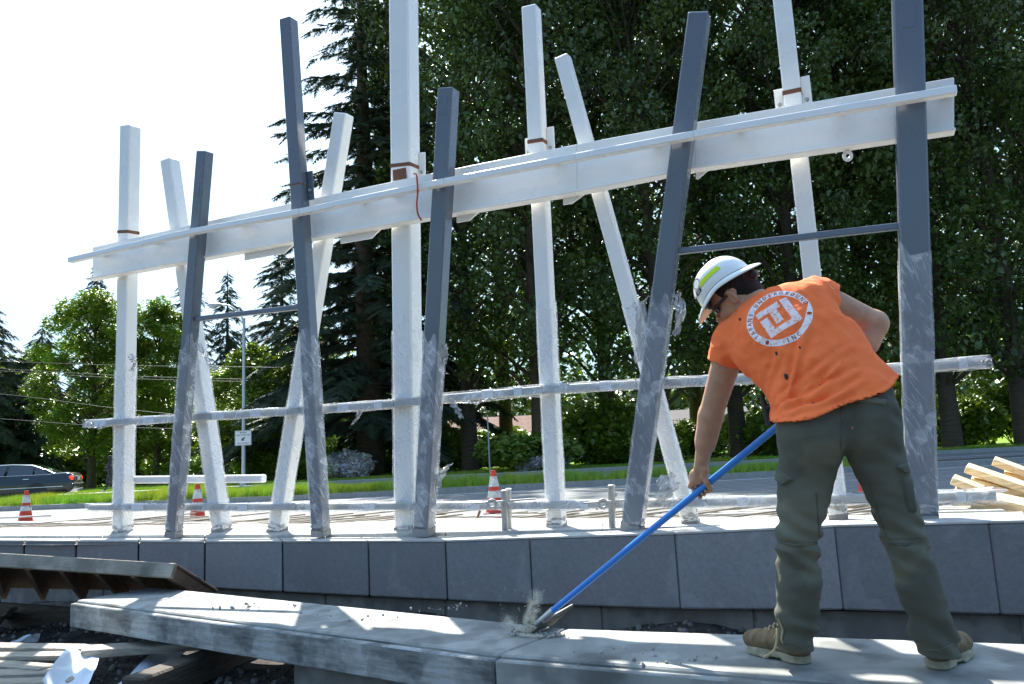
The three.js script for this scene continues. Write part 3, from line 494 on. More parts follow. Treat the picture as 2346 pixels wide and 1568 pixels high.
// fir: whorls of drooping branches
function fir(name, label, pos, o, group) {
  const t = thing(name, label, 'fir tree', pos, 0, group), f = o.form ?? o; return plantTree(t, 'fir' + f.seed, () => firForm(f), M.needle, o.r / f.r, o.H / f.H, o.form ? o.seed * 1.3 : 0);
}
function firForm(o) {
  const { H, r, seed, c0 = H * 0.12, trunk = H * 0.014, sparse = 0 } = o, R = rng(seed);
  const wood = [taper(V(0, -0.3, 0), V(0, H * 0.5, 0), trunk * 1.3, trunk * 0.8, 9, false), taper(V(0, H * 0.5, 0), V(0, H, 0), trunk * 0.8, 0.03, 7, false)], list = [];
  const nb = o.branches ?? Math.round(H * 7);
  for (let i = 0; i < nb; i++) {
    const f = (i + R()) / nb, y = lerp(c0, H * 0.985, f), k = 1 - f, a = i * 2.399 + R(), L = r * (Math.pow(k, 0.75) * (0.38 + 0.85 * R()) + 0.05); if (R() < sparse) continue;
    const d = V(Math.cos(a), 0, Math.sin(a)), q = (s) => V(d.x * L * s, y + L * (0.22 * s - (0.42 + 0.1 * k) * s * s), d.z * L * s);
    wood.push(taper(q(0), q(0.5), trunk * 0.22 * k + 0.02, trunk * 0.12 * k + 0.014, 4, false), taper(q(0.5), q(1), trunk * 0.12 * k + 0.014, 0.008, 4, false));
    const m = Math.max(4, Math.round(L * 6.5 * (o.dense ?? 1)));
    for (let j = 0; j < m; j++) { const s = 0.16 + 0.86 * (j + R()) / m, p = q(Math.min(1, s)); p.add(V((R() - 0.5) * 0.25, (R() - 0.5) * 0.2, (R() - 0.5) * 0.25));
      const yaw = Math.atan2(d.x, d.z) + (j % 2 ? 1 : -1) * (0.35 + R() * 0.7) * (s < 0.95 ? 1 : 0.2);
      list.push([p, new THREE.Quaternion().setFromEuler(new THREE.Euler(0.25 + R() * 0.5, yaw, (R() - 0.5) * 0.9, 'YXZ')), (0.65 + R() * 0.6) * (0.6 + 0.5 * k), tint(R, 0.4)]); }
  }
  return { wood: merge(wood), crown: bake(SPR, list) };
}
function gp(px, Z, Y = 0.84) { const p = at(px, 1000, Z); p.y = Y; return p; }
const FIR_A = { H: 20, r: 4.0, seed: 24, dense: 0.95, sparse: 0.1 }, FIR_B = { H: 13, r: 3.8, seed: 21, dense: 1.3 }, FIR_C = { H: 38, r: 6.3, seed: 31, dense: 1.05, branches: 270, c0: 2.4, sparse: 0.12 };
// --- left: park trees beyond the far pavement
broadTree('maple_tree', 'bright yellow-green maple with a rounded crown behind the dark saloon car', 'tree', gp(212, 55), { H: 13.4, r: 3.9, c0: 2.6, seed: 11, n: 3600, clumps: 60, m: M.leaf, geo: CLs }, undefined);
broadTree('maple_tree', 'dark green maple with sunlit top, right of the bright yellow-green maple', 'tree', gp(362, 57), { H: 13.2, r: 3.1, c0: 2.4, seed: 12, n: 3000, m: M.leaf, geo: CLs });
broadTree('maple_tree', 'light green young tree beside the street lamp', 'tree', gp(575, 46), { H: 7.6, r: 2.9, c0: 1.6, seed: 13, n: 2400, m: M.leaf, geo: CLs });
broadTree('maple_tree', 'small leafy tree in shade behind the lamp post sign', 'tree', gp(640, 52), { H: 6.2, r: 2.6, c0: 0.9, seed: 14, n: 2000, m: M.leaf, geo: CLs });
fir('fir_tree', 'dark fir with a pointed top left of the bright maple', gp(88, 58), { H: 12.3, r: 3.4, seed: 21, form: FIR_B }, undefined);
fir('fir_tree', 'dark fir cut off by the left edge of the view', gp(-28, 56), { H: 13.5, r: 4.2, seed: 22, form: FIR_B });
fir('fir_tree', 'tall narrow fir rising above the bright maple', gp(212, 72), { H: 21, r: 3.4, seed: 23, form: FIR_A });
fir('fir_tree', 'loose-branched fir behind the dark maple', gp(430, 74), { H: 20.5, r: 4.6, seed: 28, form: FIR_A });
fir('fir_tree', 'slim fir behind the street lamp', gp(520, 76), { H: 20.6, r: 3.6, seed: 25, form: FIR_A });
fir('fir_tree', 'broad fir with open lower branches beside the street lamp', gp(648, 66), { H: 19.5, r: 5.0, seed: 26, form: FIR_A });
broadTree('maple_tree', 'dark rounded tree low behind the firs and the saloon car', 'tree', gp(30, 64), { H: 10.5, r: 4.4, seed: 61, m: M.leaf, form: { H: 10, r: 4, c0: 1.2, seed: 801, n: 2200, clumps: 46, geo: CLs } });
broadTree('maple_tree', 'dark low tree filling the gap between the two tall maples', 'tree', gp(296, 68), { H: 11, r: 4.2, seed: 62, m: M.leaf, form: { H: 10, r: 4, c0: 1.2, seed: 801, n: 2200, clumps: 46, geo: CLs } });
broadTree('maple_tree', 'green low tree between the dark maple and the street lamp', 'tree', gp(462, 66), { H: 9.5, r: 3.8, seed: 63, m: M.leaf, form: { H: 10, r: 4, c0: 1.2, seed: 801, n: 2200, clumps: 46, geo: CLs } });
broadTree('maple_tree', 'dark spreading tree at the foot of the ragged fir', 'tree', gp(706, 60), { H: 11, r: 4.6, seed: 64, m: M.leaf, form: { H: 10, r: 4, c0: 1.2, seed: 801, n: 2200, clumps: 46, geo: CLs } });
broadTree('maple_tree', 'light green tree at the edge left of the firs', 'tree', gp(-60, 66), { H: 10.5, r: 4.4, seed: 65, m: M.leaf, form: { H: 10, r: 4, c0: 1.2, seed: 801, n: 2200, clumps: 46, geo: CLs } });
// --- the big mixed stand
fir('fir_tree', 'huge dark fir with ragged branches against the open sky', gp(848, 47), { H: 37, r: 8.0, seed: 31, form: FIR_C });
fir('fir_tree', 'tall shaded fir behind the thick white post', gp(950, 55), { H: 40, r: 6.0, seed: 32, form: FIR_C });
const big = [ // px, Z, H, r, seed, dark?
  [1075, 46, 38, 6.2, 41, 1], [1240, 43, 37, 6.4, 42, 1], [1395, 50, 41, 7.0, 43, 1], [1520, 42, 34, 5.6, 44, 0], [1690, 46, 38, 6.4, 45, 0], [1850, 42, 37, 6.0, 46, 0],
  [2010, 44, 38, 6.4, 47, 0], [2180, 41, 37, 6.2, 48, 0], [2350, 40, 37, 6.4, 49, 0], [2520, 42, 35, 6.2, 50, 0], [1160, 58, 45, 7, 51, 1], [1600, 60, 46, 7.5, 52, 1], [2080, 58, 45, 7.5, 53, 0], [2420, 56, 43, 7.5, 54, 1]];
const FORMS = [0, 1, 2, 3].map((k) => ({ H: 31, r: 6.4, c0: 3.8 + k % 3, seed: 900 + k, n: 3300, clumps: 105, shape: 0.55, trunk: 0.36 }));
const bigLabels = ['tall dark broad-leaved tree beside the ragged fir', 'tall dark maple behind the traffic cone and slender pole', 'massive dark maple behind the long slanted white post', 'maple with sky gaps behind the grey post next to the worker',
  'leafy maple above the hard hat of the worker', 'speckled maple behind the white post rising over the worker', 'speckled sunlit maple beside the tallest grey post', 'speckled maple behind the end of the white beam', 'speckled maple behind the stacked lumber', 'maple past the stacked lumber, cut off by the edge',
  'taller dark tree behind the maples at the slender pole', 'taller dark tree behind the maples at the worker', 'taller tree behind the speckled maples at the tallest grey post', 'taller dark tree behind the maples at the lumber'];
big.forEach(([px, Z, H, r, seed, dk], i) => broadTree('maple_tree', bigLabels[i], 'tree', gp(px, Z), { H, r, seed, m: M.leafShaded, form: FORMS[i % 4] }));
// ---------------------------------------------------------------- the worker
function nets(f, lo, hi, h) {                            // naive surface nets of f < 0
  const nx = Math.ceil((hi.x - lo.x) / h) + 1, ny = Math.ceil((hi.y - lo.y) / h) + 1, nz = Math.ceil((hi.z - lo.z) / h) + 1, F = new Float32Array(nx * ny * nz), p = V();
  for (let k = 0, i = 0; k < nz; k++) for (let j = 0; j < ny; j++) for (let l = 0; l < nx; l++, i++) F[i] = f(p.set(lo.x + l * h, lo.y + j * h, lo.z + k * h));
  const id = new Int32Array(nx * ny * nz).fill(-1), pos = [], idx = [], sx = 1, sy = nx, sz = nx * ny;
  const cr = [0, sx, sy, sx + sy, sz, sx + sz, sy + sz, sx + sy + sz], E = [[0, 1], [0, 2], [0, 4], [1, 3], [1, 5], [2, 3], [2, 6], [3, 7], [4, 5], [4, 6], [5, 7], [6, 7]];
  for (let k = 0; k < nz - 1; k++) for (let j = 0; j < ny - 1; j++) for (let l = 0; l < nx - 1; l++) {
    const b = l + j * sy + k * sz; let m = 0; for (let c = 0; c < 8; c++) if (F[b + cr[c]] < 0) m |= 1 << c; if (m === 0 || m === 255) continue;
    let x = 0, y = 0, z = 0, n = 0;
    for (const [a, c] of E) { const fa = F[b + cr[a]], fc = F[b + cr[c]]; if ((fa < 0) === (fc < 0)) continue; const t = fa / (fa - fc); x += lerp(a & 1, c & 1, t); y += lerp((a >> 1) & 1, (c >> 1) & 1, t); z += lerp((a >> 2) & 1, (c >> 2) & 1, t); n++; }
    id[b] = pos.length / 3; pos.push(lo.x + (l + x / n) * h, lo.y + (j + y / n) * h, lo.z + (k + z / n) * h);
  }
  const quad = (a, b, c, d, flip) => { if (a < 0 || b < 0 || c < 0 || d < 0) return; flip ? idx.push(a, c, b, a, d, c) : idx.push(a, b, c, a, c, d); };
  for (let k = 1; k < nz - 1; k++) for (let j = 1; j < ny - 1; j++) for (let l = 1; l < nx - 1; l++) {
    const b = l + j * sy + k * sz, s = F[b] < 0;
    if (s !== (F[b + sx] < 0)) quad(id[b - sy - sz], id[b - sz], id[b], id[b - sy], !s);
    if (s !== (F[b + sy] < 0)) quad(id[b - sx - sz], id[b - sx], id[b], id[b - sz], !s);
    if (s !== (F[b + sz] < 0)) quad(id[b - sx - sy], id[b - sy], id[b], id[b - sx], !s);
  }
  const nrm = new Float32Array(pos.length), e = h * 0.5, q = V();
  for (let i = 0; i < pos.length; i += 3) {
    const X = pos[i], Y = pos[i + 1], Z = pos[i + 2];
    const gx = f(q.set(X + e, Y, Z)) - f(q.set(X - e, Y, Z)), gy = f(q.set(X, Y + e, Z)) - f(q.set(X, Y - e, Z)), gz = f(q.set(X, Y, Z + e)) - f(q.set(X, Y, Z - e)), l = Math.hypot(gx, gy, gz) || 1;
    nrm[i] = gx / l; nrm[i + 1] = gy / l; nrm[i + 2] = gz / l;
  }
  const g = new THREE.BufferGeometry(); g.setAttribute('position', new THREE.Float32BufferAttribute(pos, 3)); g.setAttribute('normal', new THREE.BufferAttribute(nrm, 3)); g.setIndex(idx);
  // make faces agree with the outward normals
  if (idx.length) { const a = V().fromArray(pos, idx[0] * 3), b = V().fromArray(pos, idx[1] * 3), c = V().fromArray(pos, idx[2] * 3); let agree = 0;
    for (let t = 0; t < Math.min(idx.length, 900); t += 3) { a.fromArray(pos, idx[t] * 3); b.fromArray(pos, idx[t + 1] * 3); c.fromArray(pos, idx[t + 2] * 3); agree += b.sub(a).cross(c.sub(a)).dot(q.fromArray(nrm, idx[t] * 3)) > 0 ? 1 : -1; }
    if (agree < 0) { for (let t = 0; t < idx.length; t += 3) { const s = idx[t + 1]; idx[t + 1] = idx[t + 2]; idx[t + 2] = s; } g.setIndex(idx); } }
  return g;
}
const smin = (a, b, k) => { const h = Math.max(k - Math.abs(a - b), 0) / k; return Math.min(a, b) - h * h * k * 0.25; };
function cone(p, a, b, r0, r1) { const x = b.x - a.x, y = b.y - a.y, z = b.z - a.z, t = clamp(((p.x - a.x) * x + (p.y - a.y) * y + (p.z - a.z) * z) / (x * x + y * y + z * z)); return Math.hypot(p.x - a.x - x * t, p.y - a.y - y * t, p.z - a.z - z * t) - lerp(r0, r1, t); }
function ell(p, c, ax, r) { // ellipsoid with axes ax = [x, y, z]
  const dx = p.x - c.x, dy = p.y - c.y, dz = p.z - c.z, a = dx * ax[0].x + dy * ax[0].y + dz * ax[0].z, b = dx * ax[1].x + dy * ax[1].y + dz * ax[1].z, d = dx * ax[2].x + dy * ax[2].y + dz * ax[2].z;
  const k0 = Math.hypot(a / r[0], b / r[1], d / r[2]), k1 = Math.hypot(a / (r[0] * r[0]), b / (r[1] * r[1]), d / (r[2] * r[2])); return k1 < 1e-9 ? -Math.min(...r) : k0 * (k0 - 1) / k1; }
const WAX = [V(1, 0, 0), V(0, 1, 0), V(0, 0, 1)];
function bounds(list, pad) { const b = new THREE.Box3().setFromPoints(list); return [b.min.addScalar(-pad), b.max.addScalar(pad)]; }
// joints
const J = { pelvis: at(1922, 938, 2.82), neck: at(1757, 702, 3.08), SL: at(1678, 782, 3.16), SR: at(1874, 684, 3.05), EL: at(1629, 950, 3.25), WL: at(1605, 1070, 3.285), ER: at(2004, 742, 3.06), WR: at(1958, 846, 3.03),
  HL: at(1856, 1000, 2.83), KL: at(1828, 1235, 2.84), AL: at(1822, 1482, 2.92), HR: at(1988, 976, 2.78), KR: at(2074, 1238, 2.76), AR: at(2150, 1490, 2.78) };
const tY = J.neck.clone().sub(J.pelvis).normalize(), tX = J.SR.clone().sub(J.SL); tX.addScaledVector(tY, -tX.dot(tY)).normalize(); const tZ = tX.clone().cross(tY), TAX = [tX, tY, tZ];
const pX = J.HR.clone().sub(J.HL).normalize(), pYv = V(-0.12, 0.97, -0.18); pYv.addScaledVector(pX, -pYv.dot(pX)).normalize(); const PAX = [pX, pYv, pX.clone().cross(pYv)];
const mAX = (() => { const y = tY.clone().add(pYv).normalize(), x = tX.clone().add(pX); x.addScaledVector(y, -x.dot(y)).normalize(); return [x, y, x.clone().cross(y)]; })();
const E1 = at(1912, 912, 2.84), E2 = at(1868, 840, 2.92), E3 = at(1800, 768, 3.03), SLi = J.SL.clone().addScaledVector(tX, 0.03), SRi = J.SR.clone().addScaledVector(tX, -0.03);
const torso = (p) => { let d = ell(p, E1, PAX, [0.180, 0.17, 0.130]); d = smin(d, ell(p, E2, mAX, [0.188, 0.20, 0.128]), 0.07); d = smin(d, ell(p, E3, TAX, [0.203, 0.19, 0.130]), 0.07); d = smin(d, cone(p, SLi, SRi, 0.068, 0.072), 0.06); return d; };
// trousers
const trBase = (p) => {
  let d = ell(p, at1, PAX, [0.172, 0.12, 0.125]); d = smin(d, ell(p, gl, WAX, [0.114, 0.135, 0.125]), 0.05); d = smin(d, ell(p, gr, WAX, [0.112, 0.135, 0.122]), 0.05);
  let l = smin(cone(p, J.HL, J.KL, 0.113, 0.073), cone(p, J.KL, J.AL, 0.072, 0.062), 0.03), r = smin(cone(p, J.HR, J.KR, 0.103, 0.067), cone(p, J.KR, J.AR, 0.066, 0.066), 0.03);
  l = smin(l, cone(p, cfL, J.AL, 0.073, 0.058), 0.03); r = smin(r, cone(p, cfR, J.AR, 0.067, 0.062), 0.03);
  return smin(d, smin(l, r, 0.02), 0.045); };
const at1 = at(1924, 922, 2.83), gl = at(1862, 985, 2.80), gr = at(1978, 958, 2.765), cfL = at(1836, 1330, 2.85), cfR = at(2104, 1340, 2.76);
// shirt: torso with folds, cut-off sleeves and a loose hem
const hemA = at(1786, 944, 2.9), hemB = at(2032, 874, 2.82), hemN = hemA.clone().sub(camera.position).cross(hemB.clone().sub(camera.position)).normalize(); if (hemN.y < 0) hemN.negate(); hemN.addScaledVector(tZ, 0.3).normalize();
const sleeveL = J.SL.clone().lerp(J.EL, 0.26), sleeveR = J.SR.clone().lerp(J.ER, 0.16), armL = J.EL.clone().sub(J.SL).normalize(), armR = J.ER.clone().sub(J.SR).normalize();
const foldSet = [[1690, 850, 1800, 800, 0.5], [1700, 870, 1880, 780, 0.6], [1780, 930, 1900, 830, 1.0], [1795, 945, 1960, 860, 1.2], [1800, 930, 1850, 740, 1.1], [1830, 930, 1975, 845, 0.9], [1870, 925, 1990, 870, 0.8], [1860, 860, 1960, 790, 0.7], [1760, 900, 1790, 800, 0.6], [1700, 700, 1690, 800, 0.6], [1730, 690, 1700, 760, 0.5], [1860, 910, 1930, 830, 0.7], [1790, 935, 1845, 905, 1.4], [1800, 950, 1870, 930, 0.9]];
let folds = [];
const baseShirt = (p) => { let d = smin(torso(p), trBase(p), 0.05) - 0.014; d = smin(d, cone(p, J.SL, sleeveL, 0.076, 0.07), 0.035); d = smin(d, cone(p, J.SR, sleeveR, 0.082, 0.076), 0.035); return d; };
function hitSurface(f, px, py) { const r = ray(px, py), o = camera.position.clone(); let t = 1.6; for (let i = 0; i < 160; i++) { const p = o.clone().addScaledVector(r, t), d = f(p); if (d < 0.0008) return p; t += Math.max(0.0006, d * 0.6); if (t > 5) break; } return null; }
folds = foldSet.map(([x0, y0, x1, y1, k]) => [hitSurface(baseShirt, x0, y0), hitSurface(baseShirt, x1, y1), k]).filter(([a, b]) => a && b);
const shirtF = (p) => {
  let d = baseShirt(p); if (d > 0.06) return d - 0.02;
  const w = noise3(p.x * 9, p.y * 9, p.z * 9) - 0.5; let s = 0;
  for (const [a, b, k] of folds) { const x = b.x - a.x, y = b.y - a.y, z = b.z - a.z, t = clamp(((p.x - a.x) * x + (p.y - a.y) * y + (p.z - a.z) * z) / (x * x + y * y + z * z)); const q = Math.hypot(p.x - a.x - x * t, p.y - a.y - y * t, p.z - a.z - z * t) + w * 0.016; s += k * Math.sin(Math.PI * clamp(t * 0.9 + 0.08)) * (0.013 * Math.exp(-q * q / 0.00018) - 0.009 * Math.exp(-(q - 0.024) * (q - 0.024) / 0.00022)); }
  s += (noise3(p.x * 22, p.y * 14 + p.x * 10, p.z * 20) - 0.5) * 0.011 + (ridge(noise3(p.x * 26 + p.y * 12, p.y * 20 - p.x * 8, p.z * 18)) - 0.5) * 0.005 + (noise3(p.x * 11 + p.y * 9, p.y * 7 - p.x * 4, p.z * 9) - 0.5) * 0.014;
  const hem = (p.x - hemA.x) * hemN.x + (p.y - hemA.y) * hemN.y + (p.z - hemA.z) * hemN.z; s += 0.007 * smooth(0.10, 0, hem) + 0.005 * smooth(0.016, 0.004, hem) * 1;
  d -= s; d = Math.max(d, -hem - 0.002 * Math.sin(p.x * 26));
  const sl = (p.x - sleeveL.x) * armL.x + (p.y - sleeveL.y) * armL.y + (p.z - sleeveL.z) * armL.z, sr = (p.x - sleeveR.x) * armR.x + (p.y - sleeveR.y) * armR.y + (p.z - sleeveR.z) * armR.z;
  if (p.distanceToSquared(J.SL) < 0.045) d = Math.max(d, sl - 0.012 + 0.006 * Math.sin(p.y * 90)); if (p.distanceToSquared(J.SR) < 0.03) d = Math.max(d, sr - 0.01 + 0.006 * Math.sin(p.y * 80));
  // neck opening
  d = Math.max(d, -(Math.hypot(p.x - neckHole.x, p.y - neckHole.y, p.z - neckHole.z) - 0.088)); return d;
};
const neckHole = J.neck.clone().addScaledVector(tY, 0.105).addScaledVector(tZ, -0.02);
// trouser legs end
const cleft = at(1925, 1008, 2.8);
const hemLY = J.AL.y - 0.012, hemRY = J.AR.y - 0.018;
const trF = (p) => {
  let d = trBase(p); if (d > 0.05) return d - 0.015;
  let s = (noise3(p.x * 10, p.y * 26 + p.x * 14, p.z * 10) - 0.5) * 0.012 + (noise3(p.x * 24, p.y * 40, p.z * 24) - 0.5) * 0.006;
  for (const k of [J.KL, J.KR]) { const q = p.y - k.y; s += 0.0042 * Math.sin(q * 95 + p.x * 50 + noise3(p.x * 12, p.y * 12, 2) * 4) * Math.exp(-q * q / 0.012); s -= 0.006 * Math.exp(-(q + 0.008) * (q + 0.008) / 0.00004); }
  for (const k of [J.AL, J.AR]) { const q = p.y - k.y - 0.06; s += 0.005 * Math.sin(q * 70 + p.x * 36 + noise3(p.x * 10, p.y * 10, 5) * 5) * Math.exp(-q * q / 0.007); }
  const c = p.x - cleft.x, qy = p.y - cleft.y; s -= 0.012 * Math.exp(-c * c / 0.0004) * smooth(-0.1, 0.0, qy) * smooth(0.2, 0.05, qy);
  d -= s; const cutY = p.x < (J.AL.x + J.AR.x) / 2 ? hemLY + 0.04 * (p.z - J.AL.z) : hemRY + 0.03 * (J.AR.x - p.x); return Math.max(d, cutY - p.y); };
// head frame
const hF = V(-0.60, -0.565, -0.565).normalize(), hU0 = V(-0.62, 0.76, -0.1); hU0.addScaledVector(hF, -hU0.dot(hF)).normalize(); const hL = hU0.clone().cross(hF), HAX = [hL, hF, hU0];
const earP = at(1677, 682, 3.13), HC = earP.clone().addScaledVector(hL, -0.076).addScaledVector(hF, 0.005).addScaledVector(hU0, 0.012);
const hp = (l, f, u) => HC.clone().addScaledVector(hL, l).addScaledVector(hF, f).addScaledVector(hU0, u);
const hd = { cr: hp(0, -0.012, 0.035), fc: hp(0, 0.034, -0.042), ch: hp(0, 0.072, -0.108), n0: hp(0, 0.096, 0.004), n1: hp(0, 0.119, -0.038), n2: hp(0.012, 0.104, -0.043), n3: hp(-0.012, 0.104, -0.043), lp: hp(0, 0.098, -0.073), lq: hp(0, 0.095, -0.086), jl: hp(0.052, 0.0, -0.075), jr: hp(-0.052, 0.0, -0.075), br: hp(0.026, 0.082, 0.012), bl: hp(-0.026, 0.082, 0.012),
  eyl: hp(0.031, 0.083, -0.002), eyr: hp(-0.031, 0.083, -0.002), chk: hp(0.04, 0.062, -0.04), chk2: hp(-0.04, 0.062, -0.04), el: hp(0.079, -0.008, -0.012), er: hp(-0.079, -0.008, -0.012), nb: hp(0, -0.03, -0.075), mo: hp(0, 0.112, -0.0795) };
const EARL = (() => { const f = hF.clone().multiplyScalar(0.95).addScaledVector(hL, -0.35).normalize(), l = f.clone().cross(hU0).negate().normalize(); return [l, f, hU0]; })();
const EARS = [[hd.el, hd.el.clone().addScaledVector(hL, 0.0095).addScaledVector(hF, 0.004), EARL], [hd.er, hd.er.clone().addScaledVector(hL, -0.0095).addScaledVector(hF, 0.004), HAX]], NECK = J.neck.clone().addScaledVector(tY, -0.02);
const headF = (p) => {
  let d = ell(p, hd.cr, HAX, [0.076, 0.098, 0.088]); d = smin(d, ell(p, hd.fc, HAX, [0.062, 0.066, 0.080]), 0.04);
  d = smin(d, cone(p, hd.jl, hd.ch, 0.03, 0.024), 0.035); d = smin(d, cone(p, hd.jr, hd.ch, 0.03, 0.024), 0.035); d = smin(d, ell(p, hd.chk, HAX, [0.026, 0.028, 0.026]), 0.02); d = smin(d, ell(p, hd.chk2, HAX, [0.026, 0.028, 0.026]), 0.02);
  d = smin(d, cone(p, hd.br, hd.bl, 0.014, 0.014), 0.018); d = Math.max(d, -(p.distanceTo(hd.eyl) - 0.016)) ; d = Math.max(d, -(p.distanceTo(hd.eyr) - 0.016));
  d = smin(d, Math.min(p.distanceTo(hd.eyl), p.distanceTo(hd.eyr)) - 0.0125, 0.004);
  d = smin(d, cone(p, hd.n0, hd.n1, 0.009, 0.013), 0.012); d = smin(d, Math.min(p.distanceTo(hd.n2), p.distanceTo(hd.n3)) - 0.0095, 0.01);
  d = smin(d, ell(p, hd.lp, HAX, [0.024, 0.012, 0.0075]), 0.008); d = smin(d, ell(p, hd.lq, HAX, [0.021, 0.012, 0.008]), 0.008); d = Math.max(d, -(ell(p, hd.mo, HAX, [0.022, 0.012, 0.0022])));
  for (const [e, i, ax] of EARS) { let k = ell(p, e, ax, [0.0095, 0.021, 0.034]); k = Math.max(k, -ell(p, i, HAX, [0.0085, 0.012, 0.022])); d = smin(d, k, 0.01); }
  d = smin(d, cone(p, hd.nb, NECK, 0.06, 0.068), 0.035); return d; };
const fa0 = J.EL.clone().lerp(J.WL, 0.06), fa1 = J.EL.clone().lerp(J.WL, 0.5), fa2 = J.ER.clone().lerp(J.WR, 0.4);
const armF = (p) => { let d = smin(cone(p, J.SL, J.EL, 0.063, 0.048), cone(p, J.EL, J.WL, 0.047, 0.028), 0.02); d = smin(d, cone(p, fa0, fa1, 0.046, 0.044), 0.02);
  let r = smin(cone(p, J.SR, J.ER, 0.064, 0.048), cone(p, J.ER, J.WR, 0.047, 0.029), 0.02); r = smin(r, cone(p, J.ER, fa2, 0.045, 0.049), 0.02); return Math.min(d, r); };
// shovel shaft, gripped by both hands
const sh0 = at(1252, 1412, 3.67), sh1 = at(1966, 826, 2.985), shaftAt = (px) => { let lo = 0, hi = 1; for (let i = 0; i < 40; i++) { const m = (lo + hi) / 2, q = sh0.clone().lerp(sh1, m).project(camera); if ((q.x + 1) / 2 * FW < px) lo = m; else hi = m; } return sh0.clone().lerp(sh1, lo); };
const sAx = sh1.clone().sub(sh0).normalize(), SR_ = 0.0148;
function gripHand(px, wrist, side, thumbDown) {          // fingers wrap behind the shaft, thumb crosses in front
  const c0 = shaftAt(px), cam = camera.position.clone().sub(c0); cam.addScaledVector(sAx, -cam.dot(sAx)).normalize(); const n = sAx.clone().cross(cam).negate(); if (n.y < 0) n.negate();
  const ring = (s, th, r) => c0.clone().addScaledVector(sAx, s).addScaledVector(cam, Math.cos(th) * r).addScaledVector(n, Math.sin(th) * r);
  const D = Math.PI / 180, segs = [], tips = [];
  const len = [0.92, 1.0, 0.96, 0.8];
  for (let i = 0; i < 4; i++) { const s = side * (0.034 - i * 0.0205), R0 = SR_ + 0.0085, fr = 0.0088 - i * 0.0005, th = [96, 150, 205, 258, 258 + 52 * len[i]];
    const pts = th.map((t, k) => ring(s + (k - 2) * 0.001, t * D, R0 + (k === 0 ? 0.014 : k === 1 ? 0.005 : 0)));
    for (let k = 0; k < 4; k++) segs.push([pts[k], pts[k + 1], fr * (1.12 - k * 0.05), fr * (1.08 - k * 0.06)]);
    segs.push([wrist.clone().addScaledVector(sAx, s * 0.45), pts[0], 0.0165, 0.0115]); tips.push(pts[4]); }
  const tb = wrist.clone().lerp(c0, 0.30).addScaledVector(sAx, side * 0.028).addScaledVector(cam, 0.014), t1 = ring(side * 0.050, 62 * D, SR_ + 0.022), t2 = ring(side * 0.046, 8 * D, SR_ + 0.0105), t3 = ring(side * 0.040, -50 * D, SR_ + 0.014).add(V(0, thumbDown, 0));
  segs.push([tb, t1, 0.0175, 0.0135], [t1, t2, 0.0125, 0.0112], [t2, t3, 0.011, 0.0088], [wrist, tb, 0.022, 0.018]);
  const fw = wrist.clone().lerp(side > 0 ? J.EL : J.ER, 0.22), palm = wrist.clone().lerp(ring(0, 100 * D, SR_ + 0.018), 0.6), pax = [sAx, n, sAx.clone().cross(n)];
  const f = (p) => { let d = ell(p, palm, pax, [0.040, 0.036, 0.017]); for (const [a, b, r0, r1] of segs) d = smin(d, cone(p, a, b, r0, r1), 0.006); d = smin(d, cone(p, fw, wrist, 0.032, 0.026), 0.012); return d; };
  const [lo, hi] = bounds([...segs.flatMap((s) => [s[0], s[1]]), wrist, wrist.clone().lerp(side > 0 ? J.EL : J.ER, 0.2)], 0.032); return nets(f, lo, hi, 0.0032);
}
const worker = thing('person', 'person in orange sleeveless shirt and white hard hat bending over a long blue shovel', 'person', V((J.AL.x + J.AR.x) / 2, Y_SLAB, (J.AL.z + J.AR.z) / 2));
M.skin = phys(lin(0.70, 0.39, 0.24), 0.55, { bumpMap: T.fine, bumpScale: 0.0006, sheen: 0.0 });
M.skin.map = tex(256, (u, v) => { const k = 0.86 + (fbm(u, v, 4, 5, 141) - 0.5) * 0.28; return [k, k * (0.95 + 0.05 * fbm(u, v, 8, 3, 142)), k * 0.95]; }, true);
M.shirt = mat(lin(1, 1, 1), 0.9, { bumpMap: rep(T.weave, 10), bumpScale: 0.0008 });
M.trousers = mat(lin(1, 1, 1), 0.95, { bumpMap: rep(T.weave, 8), bumpScale: 0.001 });
M.trousers.map = tex(512, (u, v) => { const a = fbm(u, v, 3, 5, 151), d = smooth(0.55, 0.75, fbm(u, v, 5, 5, 153)), k = 1 + (a - 0.5) * 0.5; return [0.345 * k + d * 0.06, 0.35 * k + d * 0.055, 0.30 * k + d * 0.04]; }, true);
function planarUV(g, o, ax, s) { const p = g.attributes.position, uv = new Float32Array(p.count * 2), q = V(); for (let i = 0; i < p.count; i++) { q.fromBufferAttribute(p, i).sub(o); uv[i * 2] = q.dot(ax[0]) * s; uv[i * 2 + 1] = q.dot(ax[1]) * s; } g.setAttribute('uv', new THREE.BufferAttribute(uv, 2)); return g; }
// body: trunk and limbs, head and hands, one surface
{
  const under = (p) => { let d = torso(p) + 0.012; d = smin(d, trBase(p) + 0.016, 0.03); if (p.distanceToSquared(HC) < 0.09) d = smin(d, headF(p), 0.02); d = smin(d, armF(p), 0.03); return Math.max(d, Math.min(J.AL.y, J.AR.y) + 0.0 - p.y); };
  const [lo, hi] = bounds([...Object.values(J), HC], 0.17);
  const g1 = nets(under, lo, hi, 0.0115);
  const [hl, hh] = bounds([HC, hp(0, 0.13, 0), hp(0.09, 0, 0), hp(0, 0, -0.135), hp(0, 0, 0.1)], 0.035), g2 = nets(headF, hl, hh, 0.0042);
  const g3 = gripHand(1606, J.WL, 1, -0.006), g4 = gripHand(1945, J.WR, -1, 0);
  const g = mergeGeometries([g1, g2, g3, g4].map((k) => { planarUV(k, HC, WAX, 4); return k; }));
  wpart('body', g, M.skin, worker);
}
